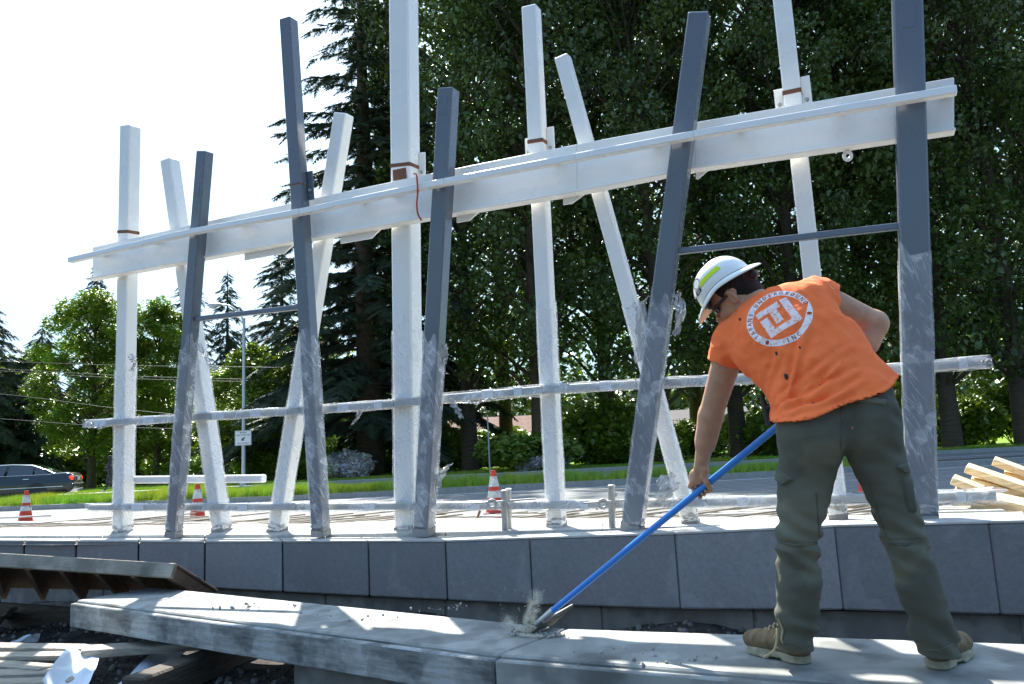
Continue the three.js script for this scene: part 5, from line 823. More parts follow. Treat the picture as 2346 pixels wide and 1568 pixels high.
// traffic cones
M.orange = mat(lin(0.82, 0.06, 0.02), 0.55, { map: T.stain }); M.band = mat(lin(0.8, 0.8, 0.8), 0.4, { map: T.stain }); 
function makeCone(pos, label, group) { const c = thing('traffic_cone', label, 'cone', pos, 0, group), H = 0.64, r = (y) => lerp(0.135, 0.035, (y - 0.03) / (H - 0.03));
  const b = new RoundedBoxGeometry(0.34, 0.03, 0.34, 2, 0.012); b.translate(0, 0.015, 0); part('base', b, M.dark, c);
  const prof = [[0.15, 0.028], [0.14, 0.04], [r(0.06), 0.06], [0.036, H - 0.012], [0.03, H], [0.022, H], [0.02, H - 0.04]].map(([x, y]) => new THREE.Vector2(x, y)); part('body', new THREE.LatheGeometry(prof, 28), M.orange, c);
  for (const [y0, y1] of [[0.40, 0.55], [0.24, 0.34]]) { const g = new THREE.LatheGeometry([[r(y0) + 0.001, y0], [r(y0) + 0.003, y0 + 0.003], [r(y1) + 0.003, y1 - 0.003], [r(y1) + 0.001, y1]].map(([x, y]) => new THREE.Vector2(x, y)), 28); part('reflective_band', g, M.band, c); } return c; }
const coneAt = (px, s) => { const q = at(px, 1100, 1800 / s); q.y = Y_ROAD; return q; };
makeCone(coneAt(62, 114), 'orange traffic cone with white bands in front of the dark saloon car'); makeCone(coneAt(453, 138), 'orange traffic cone seen between the slanted white and grey posts'); makeCone(coneAt(1131, 155), 'orange traffic cone standing beside the pipe stub'); makeCone(coneAt(1985, 150), 'orange traffic cone mostly hidden behind the worker\'s legs');
// street lamp with its sign
{ const base = gp(558, 38.2, 0.84), l = thing('street_lamp', 'tall grey street lamp with curved arm and a white traffic sign on its pole', 'street lamp', base), met = mat(lin(0.45, 0.46, 0.47), 0.45, { metalness: 0.6 });
  part('pole', taper(V(0, 0, 0), V(0.02, 8.2, 0), 0.10, 0.065, 14), met, l); const b = new THREE.CylinderGeometry(0.17, 0.19, 0.25, 12); b.translate(0, 0.12, 0); part('base', b, met, l);
  part('arm', tube([V(0.02, 7.7, 0), V(-0.15, 8.4, 0.02), V(-0.7, 8.86, 0.04), V(-1.1, 8.95, 0.05)], 0.04, 8, 16), met, l); const h = new THREE.SphereGeometry(0.34, 18, 10); h.scale(1.15, 0.3, 0.5); h.translate(-1.42, 8.93, 0.06); const lh = part('lamp_head', h, met, l); const gl = new THREE.SphereGeometry(0.2, 14, 8); gl.scale(1, 0.5, 0.75); gl.translate(-1.5, 8.84, 0.06); part('lens', gl, mat(lin(0.5, 0.5, 0.48), 0.2), lh);
  const cv = document.createElement('canvas'); cv.width = 512; cv.height = 448; const c = cv.getContext('2d'); c.fillStyle = '#e9e9e4'; c.fillRect(0, 0, 512, 448); c.strokeStyle = '#20242a'; c.lineWidth = 8; c.strokeRect(12, 12, 488, 424); c.fillStyle = '#20242a'; c.textAlign = 'center'; c.font = 'bold 66px sans-serif'; c.fillText('BEGIN', 256, 88); c.font = 'bold 50px sans-serif'; c.fillText('RIGHT TURN LANE', 256, 156, 460); c.fillText('YIELD TO BIKES', 256, 400, 440);
  c.save(); c.translate(256, 258); c.rotate(Math.PI * 0.75); c.beginPath(); c.moveTo(-75, -18); c.lineTo(0, -18); c.lineTo(0, -58); c.lineTo(75, 0); c.lineTo(0, 58); c.lineTo(0, 18); c.lineTo(-75, 18); c.closePath(); c.fill(); c.restore();
  const t = new THREE.CanvasTexture(cv); t.colorSpace = THREE.SRGBColorSpace; t.magFilter = THREE.LinearFilter; const s = new THREE.BoxGeometry(0.80, 0.72, 0.01), sm = mat(lin(0.5, 0.5, 0.5), 0.5), y = at(560, 1004, 38.2).y - base.y; s.translate(0.02, y, 0.12); const side = mat(lin(0.4, 0.4, 0.4), 0.5), sg = new THREE.Mesh(s, [side, side, side, side, mat(lin(0.85, 0.85, 0.83), 0.5, { map: t }), side]); sg.name = 'sign_panel'; sg.userData.label = 'white traffic sign with black lettering and an arrow'; l.add(sg);
}
{ const b = gp(1119, 37.5, 0.84), p = thing('sign_pole', 'slender bare metal pole at the far pavement behind the traffic cone', 'pole', b), met = mat(lin(0.40, 0.38, 0.34), 0.6, { metalness: 0.4 }); part('pole', taper(V(0, 0, 0), V(0, 2.75, 0), 0.04, 0.035, 10), met, p); const c = new THREE.SphereGeometry(0.045, 8, 6); c.translate(0, 2.75, 0); part('cap', c, met, p); }
// overhead wires
[[[0, 845], [300, 862], [660, 872], [900, 880]], [[0, 850], [300, 868], [680, 878], [900, 890]], [[0, 903], [260, 935], [450, 955], [900, 1000]], [[0, 960], [260, 978], [660, 990], [900, 1005]], [[300, 838], [480, 840], [660, 843], [900, 850]]].forEach((w, i) => one('overhead_wire', tube([[-400, w[0][1] - 25], ...w].map(([x, y]) => at(x, y, 43)), 0.012, 4, 40), M.dark, ['second thin overhead wire from the top crossing the bright maple', 'third thin overhead wire, close below the second, crossing the bright maple', 'sloping thin overhead wire dropping towards the middle rail', 'lowest thin overhead wire, just above the middle rail', 'uppermost thin overhead wire, seen behind the street lamp'][i], 'wire', 'overhead wires across the park trees'));
// the dark saloon
{
  const Zc = 35.2, gpos = onY(97, 1148, Y_ROAD), wc = at(95, 1130, gpos.clone().sub(camera.position).dot(fwd)); const car = thing('saloon_car', 'dark green saloon car with lit red tail lights driving along the far carriageway', 'car', V(gpos.x, Y_ROAD, gpos.z), 0);
  const yaw = 0.30; car.rotation.y = yaw; car.scale.setScalar(1.1);        // nose towards -x, tail turned slightly to the viewer
  const paint = phys(lin(0.016, 0.024, 0.022), 0.25, { metalness: 0.5, clearcoat: 1, clearcoatRoughness: 0.05 }), glass = phys(lin(0.03, 0.04, 0.045), 0.05, { clearcoat: 1 }), chrome = mat(lin(0.6, 0.62, 0.64), 0.2, { metalness: 1 }), tyre = mat(lin(0.015, 0.015, 0.016), 0.85), rim = mat(lin(0.5, 0.5, 0.5), 0.35, { metalness: 0.8 });
  // local: origin at rear axle on the road, -x forward, z to the viewer side (left flank at +z 0.93)
  const W = 0.93, loft = (secs, m, name, parent, closed = true) => { // secs: [x, [[y, halfwidth]...]]
    const n = secs[0][1].length, pos = [], idx = []; for (const [x, pr] of secs) { for (const [y, w] of pr) pos.push(x, y, w); for (const [y, w] of [...pr].reverse()) pos.push(x, y, -w); }
    const k = n * 2; for (let i = 0; i + 1 < secs.length; i++) for (let j = 0; j < k; j++) { const a = i * k + j, b = i * k + (j + 1) % k; idx.push(a, b, a + k, b, b + k, a + k); }
    const cap = (i, f) => { const b = i * k; for (let j = 1; j + 1 < k; j++) f ? idx.push(b, b + j, b + j + 1) : idx.push(b, b + j + 1, b + j); }; cap(0, true); cap(secs.length - 1, false);
    let g = new THREE.BufferGeometry(); g.setAttribute('position', new THREE.Float32BufferAttribute(pos, 3)); g.setIndex(idx); g.computeVertexNormals(); return part(name, g, m, parent); };
  const pr = (y0, ym, y1, w, tw) => [[y0, w * 0.9], [y0 + 0.08, w * 0.985], [ym, w], [ym + 0.12, w * 0.99], [y1 - 0.04, tw * 1.0], [y1, tw * 0.94]];
  loft([[1.20, pr(0.40, 0.62, 0.90, 0.80, 0.70)], [1.12, pr(0.30, 0.60, 1.00, 0.86, 0.76)], [0.95, pr(0.26, 0.60, 1.04, 0.90, 0.80)], [0.4, pr(0.24, 0.60, 1.02, 0.93, 0.84)], [-0.4, pr(0.20, 0.60, 0.99, 0.93, 0.86)], [-1.6, pr(0.20, 0.60, 0.96, 0.93, 0.87)], [-2.5, pr(0.22, 0.60, 0.94, 0.93, 0.86)], [-3.4, pr(0.26, 0.58, 0.86, 0.90, 0.80)], [-3.75, pr(0.32, 0.55, 0.76, 0.82, 0.70)]], paint, 'body', car);
  loft([[0.62, [[0.98, 0.78], [1.0, 0.77], [1.01, 0.76]]], [0.25, [[0.98, 0.80], [1.16, 0.70], [1.2, 0.62]]], [-0.25, [[0.97, 0.82], [1.33, 0.64], [1.385, 0.56]]], [-0.9, [[0.96, 0.83], [1.38, 0.63], [1.43, 0.54]]], [-1.5, [[0.95, 0.83], [1.37, 0.63], [1.42, 0.54]]], [-1.95, [[0.94, 0.83], [1.28, 0.65], [1.33, 0.58]]], [-2.75, [[0.92, 0.80], [0.94, 0.78], [0.95, 0.76]]]], paint, 'roof', car);
  const pane = (pts, name, m, dz) => { const s = new THREE.Shape(pts.map(([x, y]) => new THREE.Vector2(x, y))), g = new THREE.ShapeGeometry(s), p = g.attributes.position; for (let i = 0; i < p.count; i++) { const y = p.getY(i); p.setZ(i, lerp(0.835, 0.655, clamp((y - 0.98) / 0.36)) + dz); } g.computeVertexNormals(); return part(name, g, m, car); };
  pane([[0.40, 1.0], [0.06, 1.22], [-0.10, 1.31], [-0.10, 1.0]], 'window', glass, 0.012); pane([[-0.16, 1.0], [-0.16, 1.325], [-0.95, 1.345], [-1.02, 1.0]], 'window', glass, 0.012); pane([[-1.12, 1.0], [-1.04, 1.345], [-1.62, 1.30], [-2.15, 1.0]], 'window', glass, 0.012);
  part('window_trim', tube([V(0.46, 0.985, 0.848), V(-2.2, 0.985, 0.846)], 0.011, 5, 8), chrome, car);
  part('rear_window', (() => { const g = new THREE.BufferGeometry(), q = [V(0.60, 1.02, 0.72), V(0.60, 1.02, -0.72), V(-0.20, 1.375, -0.53), V(-0.20, 1.375, 0.53)]; g.setAttribute('position', new THREE.Float32BufferAttribute([q[0], q[1], q[2], q[0], q[2], q[3]].flatMap((v) => [v.x + 0.02, v.y + 0.015, v.z]), 3)); g.computeVertexNormals(); return g; })(), glass, car);
  for (const [x, z] of [[0, 0.80], [0, -0.80], [-2.93, 0.80], [-2.93, -0.80]]) { const ty = new THREE.TorusGeometry(0.25, 0.085, 12, 28); ty.scale(1, 1, 1.2); ty.translate(x, 0.325, z); const wh = part('wheel', ty, tyre, car); const ri = new THREE.CylinderGeometry(0.2, 0.2, 0.12, 24); ri.rotateX(Math.PI / 2); ri.translate(x, 0.325, z + Math.sign(z) * 0.035); part('rim', ri, rim, wh); const hub = new THREE.CylinderGeometry(0.06, 0.06, 0.14, 12); hub.rotateX(Math.PI / 2); hub.translate(x, 0.325, z + Math.sign(z) * 0.035); part('hub_cap', hub, tyre, wh); const ar = new THREE.CircleGeometry(0.37, 28); ar.translate(x, 0.335, 0.9325); if (z > 0) part('wheel_arch', ar, M.dark, car); const r2 = new THREE.RingGeometry(0.0, 0.335, 28); }
  const red = mat(lin(0.5, 0.01, 0.008), 0.25, { emissive: lin(0.9, 0.03, 0.01), emissiveIntensity: 1.0 });
  for (const z of [0.62, -0.62]) { const g = new RoundedBoxGeometry(0.14, 0.15, 0.40, 3, 0.03); g.rotateY(z > 0 ? 0.22 : -0.22); g.translate(1.10, 0.82, z); part('tail_light', g, red, car); }
  const bp = new RoundedBoxGeometry(0.2, 0.24, 1.72, 3, 0.05); bp.translate(1.14, 0.5, 0); part('rear_bumper', bp, paint, car); part('bumper_strip', beam(V(1.25, 0.63, -0.8), V(1.25, 0.63, 0.8), 0.02, 0.03, V(0, 1, 0)), chrome, car); part('side_strip', beam(V(0.9, 0.52, 0.928), V(-3.2, 0.52, 0.918), 0.03, 0.02, V(0, 1, 0)), chrome, car);
  const pt = new THREE.BoxGeometry(0.02, 0.13, 0.42); pt.translate(1.235, 0.80, 0); part('licence_plate', pt, mat(lin(0.6, 0.6, 0.6), 0.5), car); for (const x of [-0.25, -1.35]) part('door_handle', beam(V(x, 0.84, 0.925), V(x - 0.2, 0.84, 0.925), 0.03, 0.03, V(0, 1, 0)), chrome, car); for (const x of [0.1, -1.07, -2.35]) part('door_gap', beam(V(x, 0.32, 0.9335), V(x, 0.96, 0.88), 0.008, 0.006, V(1, 0, 0), 0.001), M.dark, car);
}
// the running person, half hidden behind the first white post
{
  const b = gp(254, 37.4, 0.846), t = thing('person', 'person running on the far pavement in dark clothes', 'person', b), q = (x, y, z = 0) => V(x, y, z);
  const leg = [[q(0.02, 0.9), q(0.12, 0.5, 0.05), q(-0.2, 0.12, 0.05)], [q(0, 0.9), q(-0.16, 0.5, -0.08), q(0.28, 0.38, -0.08)]];
  const f = (p) => { let d = ell(p, q(0, 1.15), WAX, [0.16, 0.30, 0.12]); d = smin(d, ell(p, q(-0.02, 1.62), WAX, [0.09, 0.12, 0.085]), 0.04); d = smin(d, cone(p, q(0, 1.3), q(-0.01, 1.55), 0.07, 0.055), 0.03); for (const [a, k, c] of leg) { d = smin(d, cone(p, a, k, 0.09, 0.065), 0.03); d = smin(d, cone(p, k, c, 0.06, 0.04), 0.02); d = smin(d, cone(p, c, c.clone().add(V(-0.14, -0.06, 0)), 0.04, 0.03), 0.02); } d = smin(d, cone(p, q(0.02, 1.38, 0.16), q(0.2, 1.12, 0.2), 0.05, 0.04), 0.03); d = smin(d, cone(p, q(0.2, 1.12, 0.2), q(-0.04, 1.05, 0.22), 0.04, 0.03), 0.02); d = smin(d, cone(p, q(0.02, 1.38, -0.16), q(-0.12, 1.12, -0.2), 0.05, 0.04), 0.03); d = smin(d, cone(p, q(-0.12, 1.12, -0.2), q(-0.3, 1.22, -0.16), 0.04, 0.03), 0.02); return d; };
  part('body', nets(f, V(-0.5, -0.02, -0.35), V(0.5, 1.8, 0.35), 0.025), mat(lin(0.03, 0.03, 0.034), 0.8), t, 'figure in dark running clothes'); for (const c of [leg[0][2], leg[1][2]]) { const s = new THREE.SphereGeometry(0.07, 10, 8); s.scale(1.6, 0.7, 0.8); s.translate(c.x - 0.06, c.y - 0.05, c.z); part('shoe', s, mat(lin(0.5, 0.48, 0.46), 0.7), t); }
}
// houses glimpsed between the trunks
function house(name, label, pos, turn, w, d, h, rh, wallM, roofM) { const t = thing(name, label, 'house', pos, turn); const b = new THREE.BoxGeometry(w, h, d); b.translate(0, h / 2, 0); part('wall', boxUV(b), wallM, t);
  const e = 0.5, s = new THREE.Shape([new THREE.Vector2(-d / 2 - e, 0), new THREE.Vector2(d / 2 + e, 0), new THREE.Vector2(0, rh)]), g = new THREE.ExtrudeGeometry(s, { depth: w + 2 * e, bevelEnabled: false }); g.rotateY(Math.PI / 2); g.translate(-w / 2 - e, h + 0.002, 0); const r = part('roof', boxUV(g), roofM, t); const ch = new THREE.BoxGeometry(0.7, 1.4, 0.6); ch.translate(w * 0.25, h + rh * 0.8, 0); part('chimney', ch, wallM, r);
  for (const x of [-0.32, 0.02, 0.33]) { const f = new THREE.BoxGeometry(1.5, 1.2, 0.08); f.translate(x * w, h * 0.58, d / 2 + 0.03); const wi = part('window', f, mat(lin(0.7, 0.7, 0.68), 0.5), t); for (const k of [-1, 1]) { const p = new THREE.BoxGeometry(0.62, 1.02, 0.02); p.translate(x * w + k * 0.35, h * 0.58, d / 2 + 0.078); part('pane', p, phys(lin(0.03, 0.035, 0.04), 0.06), wi); } } }
house('house', 'low house with a reddish tiled roof glimpsed behind the slender pole', gp(1185, 74, 0.84), 0.1, 12, 8, 2.6, 2.0, mat(lin(0.12, 0.11, 0.10), 0.9, { map: T.concrete }), mat(lin(0.22, 0.11, 0.08), 0.9, { map: T.stain, bumpMap: T.rough, bumpScale: 0.03 }));
house('house', 'low brown brick house glimpsed beside the worker\'s arm', gp(1560, 78, 0.84), -0.1, 12, 8, 2.8, 1.8, mat(lin(0.28, 0.15, 0.09), 0.9, { map: T.stain }), mat(lin(0.1, 0.09, 0.085), 0.9));
// ---------------------------------------------------------------- things on the work site
// rebar mat on the subgrade
{ const m = thing('rebar_mat', 'mat of rusty reinforcing bars on the pale ground behind the wall', 'rebar mat', V(0, Y_SUB, -8.4)), R = rng(501), K = (t) => lineAt(kerbLine, t), B = (t) => lineAt(wallBack, t);
  for (let i = 0; i < 64; i++) { const px = -60 + i * 31 + R() * 8, a = onY(px, 1210 - (px > 1100 ? (px - 1100) * 0.025 : 0) + R() * 3, Y_SUB + 0.045 + R() * 0.02), d = V(0.82 + R() * 0.1, 0, -0.48), L = 1.3 + R() * 0.7; if (a.z > -5) continue; wpart('rebar', taper(a, a.clone().addScaledVector(d, L).add(V(0, (R() - 0.3) * 0.08, 0)), 0.0085, 0.0085, 6), M.rebar ??= mat(lin(0.26, 0.22, 0.17), 0.75, { bumpMap: T.fine, bumpScale: 0.001 }), m); }
  for (let k = 0; k < 5; k++) { const y = [1209, 1205, 1202, 1199, 1196][k]; const pts = []; for (let px = -100; px <= 2200; px += 230) { const q = onY(px, y - (px > 900 ? (px - 900) * 0.022 : 0), Y_SUB + 0.028); if (q.z < -5.2) pts.push(q); } for (let j = 0; j + 1 < pts.length; j++) wpart('rebar', taper(pts[j], pts[j + 1], 0.0085, 0.0085, 6), M.rebar, m); } }
// form strips on the subgrade
[[780, 1190, 1560, 1180], [1500, 1186, 2240, 1166], [1580, 1193, 2300, 1174]].forEach(([x0, y0, x1, y1], i) => { const a = onY(x0, y0, Y_SUB + 0.05), b = onY(x1, y1, Y_SUB + 0.05); one('form_board', beam(a, b, 0.04, 0.09, V(0, 1, 0)), M.kerb, ['long pale form board lying behind the middle posts', 'long pale form board lying behind the worker', 'pale form board beside the rebar near the lumber'][i], 'board'); });
// pipe stubs with clamps
for (const [x, y0, y1, lab] of [[1157, 1120, 1216, 'double'], [1403, 1108, 1212, 'single']]) { const z = Zs(x) - 0.02, t = thing('pipe_stub', lab === 'double' ? 'pair of short capped pipe stubs beside the traffic cone' : 'single short capped pipe stub near the leaning grey post', 'pipe', at(x, y1, z));
  wpart('pipe', taper(at(x, y1, z), at(x - 2, y0 + 6, z), 0.026, 0.026, 14), M.galv, t); const c = new THREE.SphereGeometry(0.03, 12, 8), cp = at(x - 2, y0 + 6, z); c.scale(1, 0.4, 1); c.translate(cp.x, cp.y, cp.z); wpart('cap', c, M.galv, t);
  if (lab === 'double') wpart('pipe', taper(at(x + 9, y1 - 4, z + 0.1), at(x + 8, y0, z + 0.1), 0.024, 0.024, 14), M.galv, t); else wpart('pipe', taper(at(x - 10, y0 + 22, z + 0.03), at(x + 10, y0 + 26, z + 0.03), 0.02, 0.02, 10), M.galv, t);
  const cl = at(x - (lab === 'double' ? 30 : 22), 1152, z - 0.06); wpart('clamp_rod', taper(cl.clone().add(V(-0.14, 0, 0)), cl.clone().add(V(0.34, 0.012, 0)), 0.007, 0.007, 8), M.galv, t); const nb = new THREE.TorusGeometry(0.03, 0.011, 8, 14); nb.translate(cl.x, cl.y - 0.01, cl.z); wpart('clamp', nb, M.galv, t); }
// angled stakes
[[1100, 1170, 1085, 1212], [975, 1172, 1000, 1196], [1378, 1152, 1366, 1168], [1580, 1178, 1572, 1196]].forEach(([x0, y0, x1, y1], i) => { const b = onY(x1, y1, Y_SUB), z = b.clone().sub(camera.position).dot(fwd); one('form_stake', beam(b, at(x0, y0, z), 0.022, 0.022, V(1, 0, 0), 0.002), M.rust, ['rusty steel stake leaning beside the traffic cone and pipe pair', 'rusty steel stake right behind the thick white post', 'rusty steel stake beside the single pipe stub', 'rusty steel stake behind the foot of the long slanted white post'][i], 'stake', 'steel stakes behind the wall'); });
{ const a = onY(-20, 1188, 0.9), b = onY(116, 1182, 0.9); one('loose_pipe', taper(a, b, 0.015, 0.015, 8), M.band, 'thin pale pipe lying across the foot of a cone near the car', 'pipe'); }
// lumber stack at the right
{ const side = V(0.1, 0.32, -0.95);
  [[2276, 1056, 6.5, 1, 'topmost pale plank of the lumber stack'], [2300, 1084, 6.55, 1, 'plank under the topmost one of the lumber stack'], [2214, 1072, 6.3, 1, 'pale plank with its end set back beside the topmost plank'], [2226, 1098, 6.35, 0.95, 'plank under the set-back plank of the lumber stack'], [2182, 1098, 6.1, 0.26, 'short offcut lying on the near side of the lumber stack'], [2188, 1124, 6.1, 0.8, 'plank on the near side below the short offcut'], [2226, 1150, 6.05, 0.5, 'lowest plank of the lumber stack lying on the ground'], [2290, 1116, 6.2, 0.8, 'plank in the middle of the lumber stack']]
    .forEach(([x, y, z, k, lab]) => { const a = at(x, y, z), b = at(x + 270 * k, y + 104 * k, z - 0.45 * k); b.y = Math.max(b.y, Y_SUB + 0.045); one('lumber_board', beam(a, b, 0.19, 0.055, side, 0.004), M.lumber, lab, 'lumber'); });
  [[2300, 0.10, 0.2], [2236, 0.05, 0.1]].forEach(([x, h, d], i) => { const c = at(x, 1150, 6.45); c.y = Y_SUB + h; one('timber_bearer', beam(c.clone().add(V(-0.05, 0, -0.2)), c.clone().add(V(0.05, 0, 0.2)), h * 2, 0.1, V(0, 1, 0)), M.lumber, ['stout bearer block under the raised end of the lumber stack', 'low bearer block under the near planks of the lumber stack'][i], 'timber'); }); }
// tilted form panel at the left
{ const t = thing('timber_formwork', 'dark tilted timber formwork panel with joists underneath, leaning by the wall', 'formwork', at(300, 1390, 6.3)), A = at(-160, 1258, 6.1), B = at(404, 1291, 5.55), A2 = at(-160, 1340, 7.1), B2 = at(500, 1352, 6.35), e = B.clone().sub(A).normalize(), f = B2.clone().sub(B).normalize(), n = e.clone().cross(f).normalize(); if (n.y < 0) n.negate();
  const panel = (a, b, c, d, th, m, name) => wpart(name, hull8([a, b, c, d].map((p) => p.clone().addScaledVector(n, -th)).concat([a, b, c, d].map((p) => p.clone())), 0.003), m, t);
  panel(A, B, B2, A2, 0.018, M.ply, 'sheathing');
  wpart('edge_board', beam(A.clone().addScaledVector(n, -0.055), B.clone().addScaledVector(n, -0.055), 0.10, 0.04, n, 0.004), M.formwood = mat(lin(0.36, 0.34, 0.30), 0.9, { map: T.stain, bumpMap: T.grainBump, bumpScale: 0.003 }), t);
  for (let i = 0; i <= 7; i++) { const a = A.clone().lerp(B, 0.02 + i * 0.1385).addScaledVector(n, -0.068).addScaledVector(f, 0.022), b = A2.clone().lerp(B2, 0.02 + i * 0.1385).addScaledVector(n, -0.068); wpart('joist', beam(a, b, 0.09, 0.038, n, 0.003), i === 7 ? M.ply : M.oldwood, t); }
  wpart('ground_board', beam(A2.clone().addScaledVector(n, -0.10).add(V(0, -0.2, 0.1)), B2.clone().addScaledVector(n, -0.10).add(V(-0.35, -0.26, 0.1)), 0.42, 0.04, V(0, 1, 0), 0.004), M.oldwood, t); }
// debris: boards, paper, sticks
const G = (px, py, y = 0) => onY(px, py, Y_PIT + y);
[[-40, 1483, 250, 1488, 0.13, 0.09, 'weathered board under the folded paper, farthest of the scrap pile'], [-40, 1506, 150, 1503, 0.12, 0.08, 'short weathered board in the scrap pile'], [-60, 1520, 110, 1534, 0.12, 0.06, 'weathered board crossing the scrap pile'], [-40, 1548, 150, 1541, 0.14, 0.05, 'weathered board low in the scrap pile'], [-30, 1568, 170, 1562, 0.12, 0.04, 'nearest weathered board of the scrap pile']]
  .forEach(([x0, y0, x1, y1, w, h, lab], i) => one('scrap_board', beam(G(x0, y0, h + 0.06), G(x1, y1, h + 0.06), w, 0.03, V(0, 0, 1), 0.004), M.greywood ??= mat(lin(0.42, 0.43, 0.44), 0.9, { map: T.grain, bumpMap: T.grainBump, bumpScale: 0.002 }), lab, 'board'));
one('scrap_board', beam(G(185, 1496, 0.16), G(530, 1470, 0.10), 0.16, 0.05, V(0, 0, 1), 0.006), M.greywood, 'long broken weathered board at the edge of the scrap pile', 'board');
{ const t = thing('timber_beam', 'thick dark squared timber sloping up from the scrap pile', 'timber', G(450, 1540)); wpart('timber', beam(G(300, 1590, 0.06), G(640, 1462, 0.05), 0.16, 0.15, V(0, 1, 0), 0.012), mat(lin(0.09, 0.085, 0.08), 0.9, { map: T.grain, bumpMap: T.grainBump, bumpScale: 0.004 }), t); }
function sheetOf(name, label, cat, corners, m, curl, seed) { const n = 18, pos = [], uv = [], idx = []; for (let j = 0; j <= n; j++) for (let i = 0; i <= n; i++) { const u = i / n, v = j / n, q = corners[0].clone().lerp(corners[1], u).lerp(corners[3].clone().lerp(corners[2], u), v); q.y += curl * Math.pow(Math.abs(u * 2 - 1), 2) * (0.4 + 0.8 * v) + (noise3(u * 4, v * 4, seed) - 0.5) * 0.04 + 0.012 * Math.sin(u * 9 + v * 3); pos.push(q.x, q.y, q.z); uv.push(u, v); }
  for (let j = 0; j < n; j++) for (let i = 0; i < n; i++) { const a = j * (n + 1) + i; idx.push(a, a + 1, a + n + 1, a + 1, a + n + 2, a + n + 1); } const g = new THREE.BufferGeometry(); g.setAttribute('position', new THREE.Float32BufferAttribute(pos, 3)); g.setAttribute('uv', new THREE.Float32BufferAttribute(uv, 2)); g.setIndex(idx); g.computeVertexNormals(); return one(name, g, m, label, cat); }
M.paper = phys(lin(0.70, 0.78, 0.84), 0.7, { side: THREE.DoubleSide, transmission: 0.25, thickness: 0, bumpMap: T.rough, bumpScale: 0.004 });
sheetOf('paper_sheet', 'torn pale blue-white paper sheet standing up in the scrap pile', 'paper', [G(150, 1498, 0.20), G(232, 1496, 0.12), G(205, 1600, 0.08), G(95, 1600, 0.1)], M.paper, 0.06, 3);
sheetOf('paper_sheet', 'curled pale paper sheet lying beyond the dark timber', 'paper', [G(372, 1480, 0.05), G(432, 1492, 0.02), G(350, 1600, 0.02), G(262, 1590, 0.02)], M.paper, 0.03, 4);
sheetOf('paper_sheet', 'flat white paper scrap at the far edge of the scrap pile', 'paper', [G(-30, 1480, 0.1), G(92, 1456, 0.1), G(86, 1466, 0.06), G(-20, 1490, 0.06)], M.paper, 0.01, 5);
sheetOf('cardboard_sheet', 'bent brown cardboard scrap near the formwork panel', 'cardboard', [G(-30, 1420, 0.2), G(42, 1396, 0.22), G(30, 1412, 0.06), G(-30, 1450, 0.05)], mat(lin(0.3, 0.29, 0.25), 0.9, { side: THREE.DoubleSide }), 0.02, 6);
{ const t = thing('form_angle', 'dark rusty steel form rail lying under the ledge', 'steel rail', G(800, 1540)); const a = G(690, 1498, 0.1), b = G(858, 1530, 0.12), c = G(892, 1556, 0.06); wpart('rail', merge([beam(a, b, 0.06, 0.03, V(0, 1, 0)), beam(b, c, 0.05, 0.03, V(0, 1, 0))]), mat(lin(0.13, 0.15, 0.17), 0.6, { metalness: 0.5, map: T.stain, bumpMap: T.rough, bumpScale: 0.003 }), t); for (let i = 0; i < 5; i++) { const s = new THREE.SphereGeometry(0.008, 6, 5), q = a.clone().lerp(b, 0.3 + i * 0.14).add(V(0, 0.034, 0.01)); s.translate(q.x, q.y, q.z); wpart('stud', s, M.galv, t); } }
{ const t = thing('crushed_cup', 'crumpled white paper cup lying below the ledge', 'cup', G(797, 1560)), pos = [], idx = [], n = 22, m = 8, c = G(797, 1572, 0.07); for (let j = 0; j <= m; j++) for (let i = 0; i <= n; i++) { const a = i / n * 6.283, r = lerp(0.03, 0.045, j / m) * (1 + (noise3(i % n * 0.7, j * 0.6, 4) - 0.5) * 0.7); pos.push(c.x + Math.cos(a) * r, c.y + (j / m - 0.5) * 0.10 + Math.sin(a) * 0.012, c.z + Math.sin(a) * r * 0.7); } for (let j = 0; j < m; j++) for (let i = 0; i < n; i++) { const a = j * (n + 1) + i; idx.push(a, a + 1, a + n + 1, a + 1, a + n + 2, a + n + 1); } const g = new THREE.BufferGeometry(); g.setAttribute('position', new THREE.Float32BufferAttribute(pos, 3)); g.setIndex(idx); g.computeVertexNormals(); g.rotateX(0); wpart('cup', g, mat(lin(0.7, 0.7, 0.7), 0.7, { side: THREE.DoubleSide }), t); }
one('stick', taper(G(560, 1528, 0.03), G(860, 1545, 0.03), 0.02, 0.015, 6), M.oldwood, 'long dark stick lying in the soil below the ledge', 'stick');
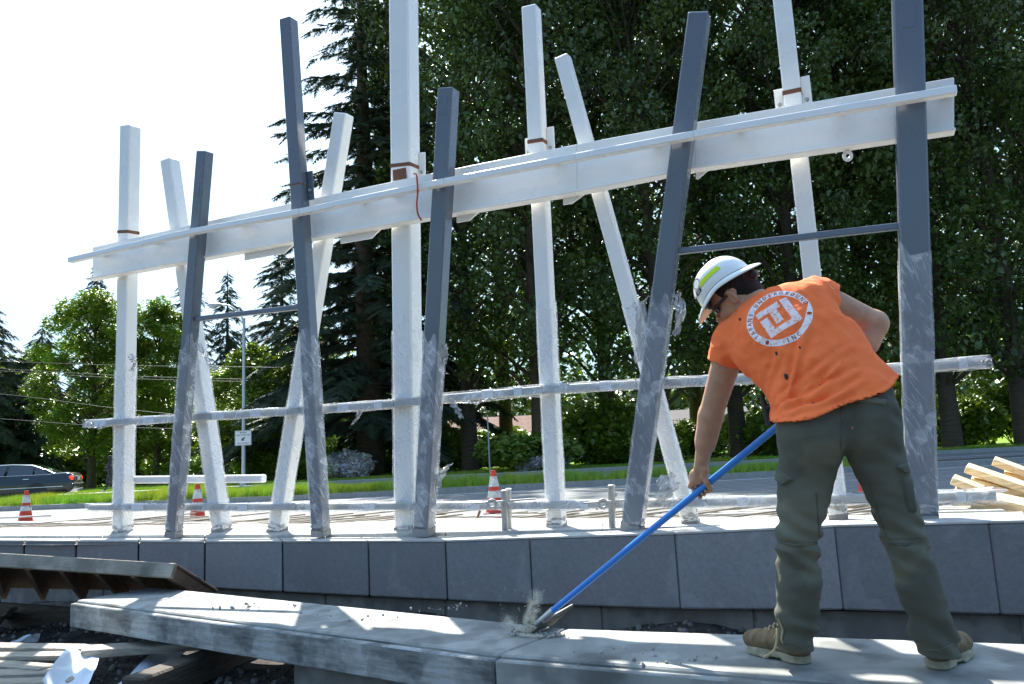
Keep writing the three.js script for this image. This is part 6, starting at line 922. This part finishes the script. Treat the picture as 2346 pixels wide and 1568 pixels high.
// loose stones and crumbs
function stone(seed) { const g = new THREE.IcosahedronGeometry(1, 1), p = g.attributes.position; for (let i = 0; i < p.count; i++) { const q = V().fromBufferAttribute(p, i), k = 0.7 + 0.6 * noise3(q.x * 1.3 + seed, q.y * 1.3, q.z * 1.3); p.setXYZ(i, q.x * k, q.y * k * 0.7, q.z * k); } g.computeVertexNormals(); return g; }
M.stone = mat(lin(0.17, 0.16, 0.15), 0.95);
{ const R = rng(801), l1 = [], l2 = [], l3 = []; 
  for (let i = 0; i < 22000; i++) { const x = -6 + R() * 8, z = -7.5 + R() * 5.7, s = 0.003 + Math.pow(R(), 6) * 0.022; l1.push([V(x, Y_PIT + (noise3(x * 0.9, z * 0.9, 1) - 0.5) * 0.16 + (noise3(x * 3.1, z * 3.1, 5) - 0.5) * 0.05 + s * 0.2, z), randQ(R, 3), s, tint(R, 0.9).map((k) => k * 0.9)]); }
  const a = instances('gravel', stone(1), M.stone, l1, scene); a.userData.label = 'loose dark gravel scattered over the trench soil';
  const slabPt = (px, py) => onY(px, py, Y_SLAB + 0.002); for (const [px, py, rx, ry, n] of [[600, 1388, 110, 9, 60], [545, 1394, 60, 6, 40], [870, 1420, 130, 9, 16], [760, 1412, 240, 18, 24], [1010, 1395, 80, 10, 30], [1205, 1452, 40, 12, 200], [1265, 1458, 40, 8, 120], [1500, 1510, 220, 26, 40]]) for (let i = 0; i < n; i++) { const u = R() + R() - 1, v = R() + R() - 1, s = 0.0015 + Math.pow(R(), 4) * 0.009; l2.push([slabPt(px + u * rx, py + v * ry).add(V(0, s * 0.4, 0)), randQ(R, 3), s, tint(R, 0.6)]); }
  const b = instances('crumbs', stone(2), mat(lin(0.30, 0.29, 0.27), 0.95), l2, scene); b.userData.label = 'dark concrete crumbs scattered on the ledge';
  // dust kicked up by the shovel
  const base = slabPt(1222, 1452), gs = () => (R() + R() + R() + R() - 2) / 1.2;
  const plumes = [[V(0, 0, 0), V(-0.03, 0.05, 0), V(-0.005, 0.11, 0), V(0.03, 0.19, 0.02)], [V(0, 0, 0), V(-0.06, 0.03, 0.02), V(-0.10, 0.06, 0.03), V(-0.13, 0.075, 0.03)], [V(0.01, 0, 0), V(0.0, 0.05, -0.02), V(0.015, 0.09, -0.02), V(0.005, 0.135, -0.02)], [V(0.0, 0, 0), V(-0.05, 0.006, 0.03), V(-0.03, 0.008, 0.08), V(0.05, 0.008, 0.09)]].map((p) => new THREE.CatmullRomCurve3(p));
  for (let i = 0; i < 110000; i++) { const k = R() < 0.4 ? 0 : 1 + Math.floor(R() * 3), t = Math.pow(R(), 1.2), q = plumes[k].getPoint(t), w = 0.008 + 0.026 * t; q.add(V(gs() * w, gs() * w * (k === 3 ? 0.25 : 0.8), gs() * w)); q.y = Math.max(q.y, 0.001); const c = noise3(q.x * 60, q.y * 60, q.z * 60 + 9); if (c < 0.46 && R() < 0.85) continue; l3.push([base.clone().add(q), randQ(R, 3), 0.00035 + Math.pow(R(), 5) * 0.0007, [1, 1, 1]]); }
  for (let i = 0; i < 40; i++) l3.push([base.clone().add(V((R() - 0.65) * 0.24, R() * 0.22, (R() - 0.5) * 0.2)), randQ(R, 3), 0.0015 + R() * 0.0022, [1, 1, 1]]);
  const d = instances('dust', new THREE.TetrahedronGeometry(1, 0), phys(lin(0.9, 0.86, 0.74), 1, { transmission: 0.5, thickness: 0, side: THREE.DoubleSide }), l3, scene); d.userData.label = 'puff of pale concrete dust rising from the shovel blade'; }
shade(scene);
renderer.render(scene, camera);
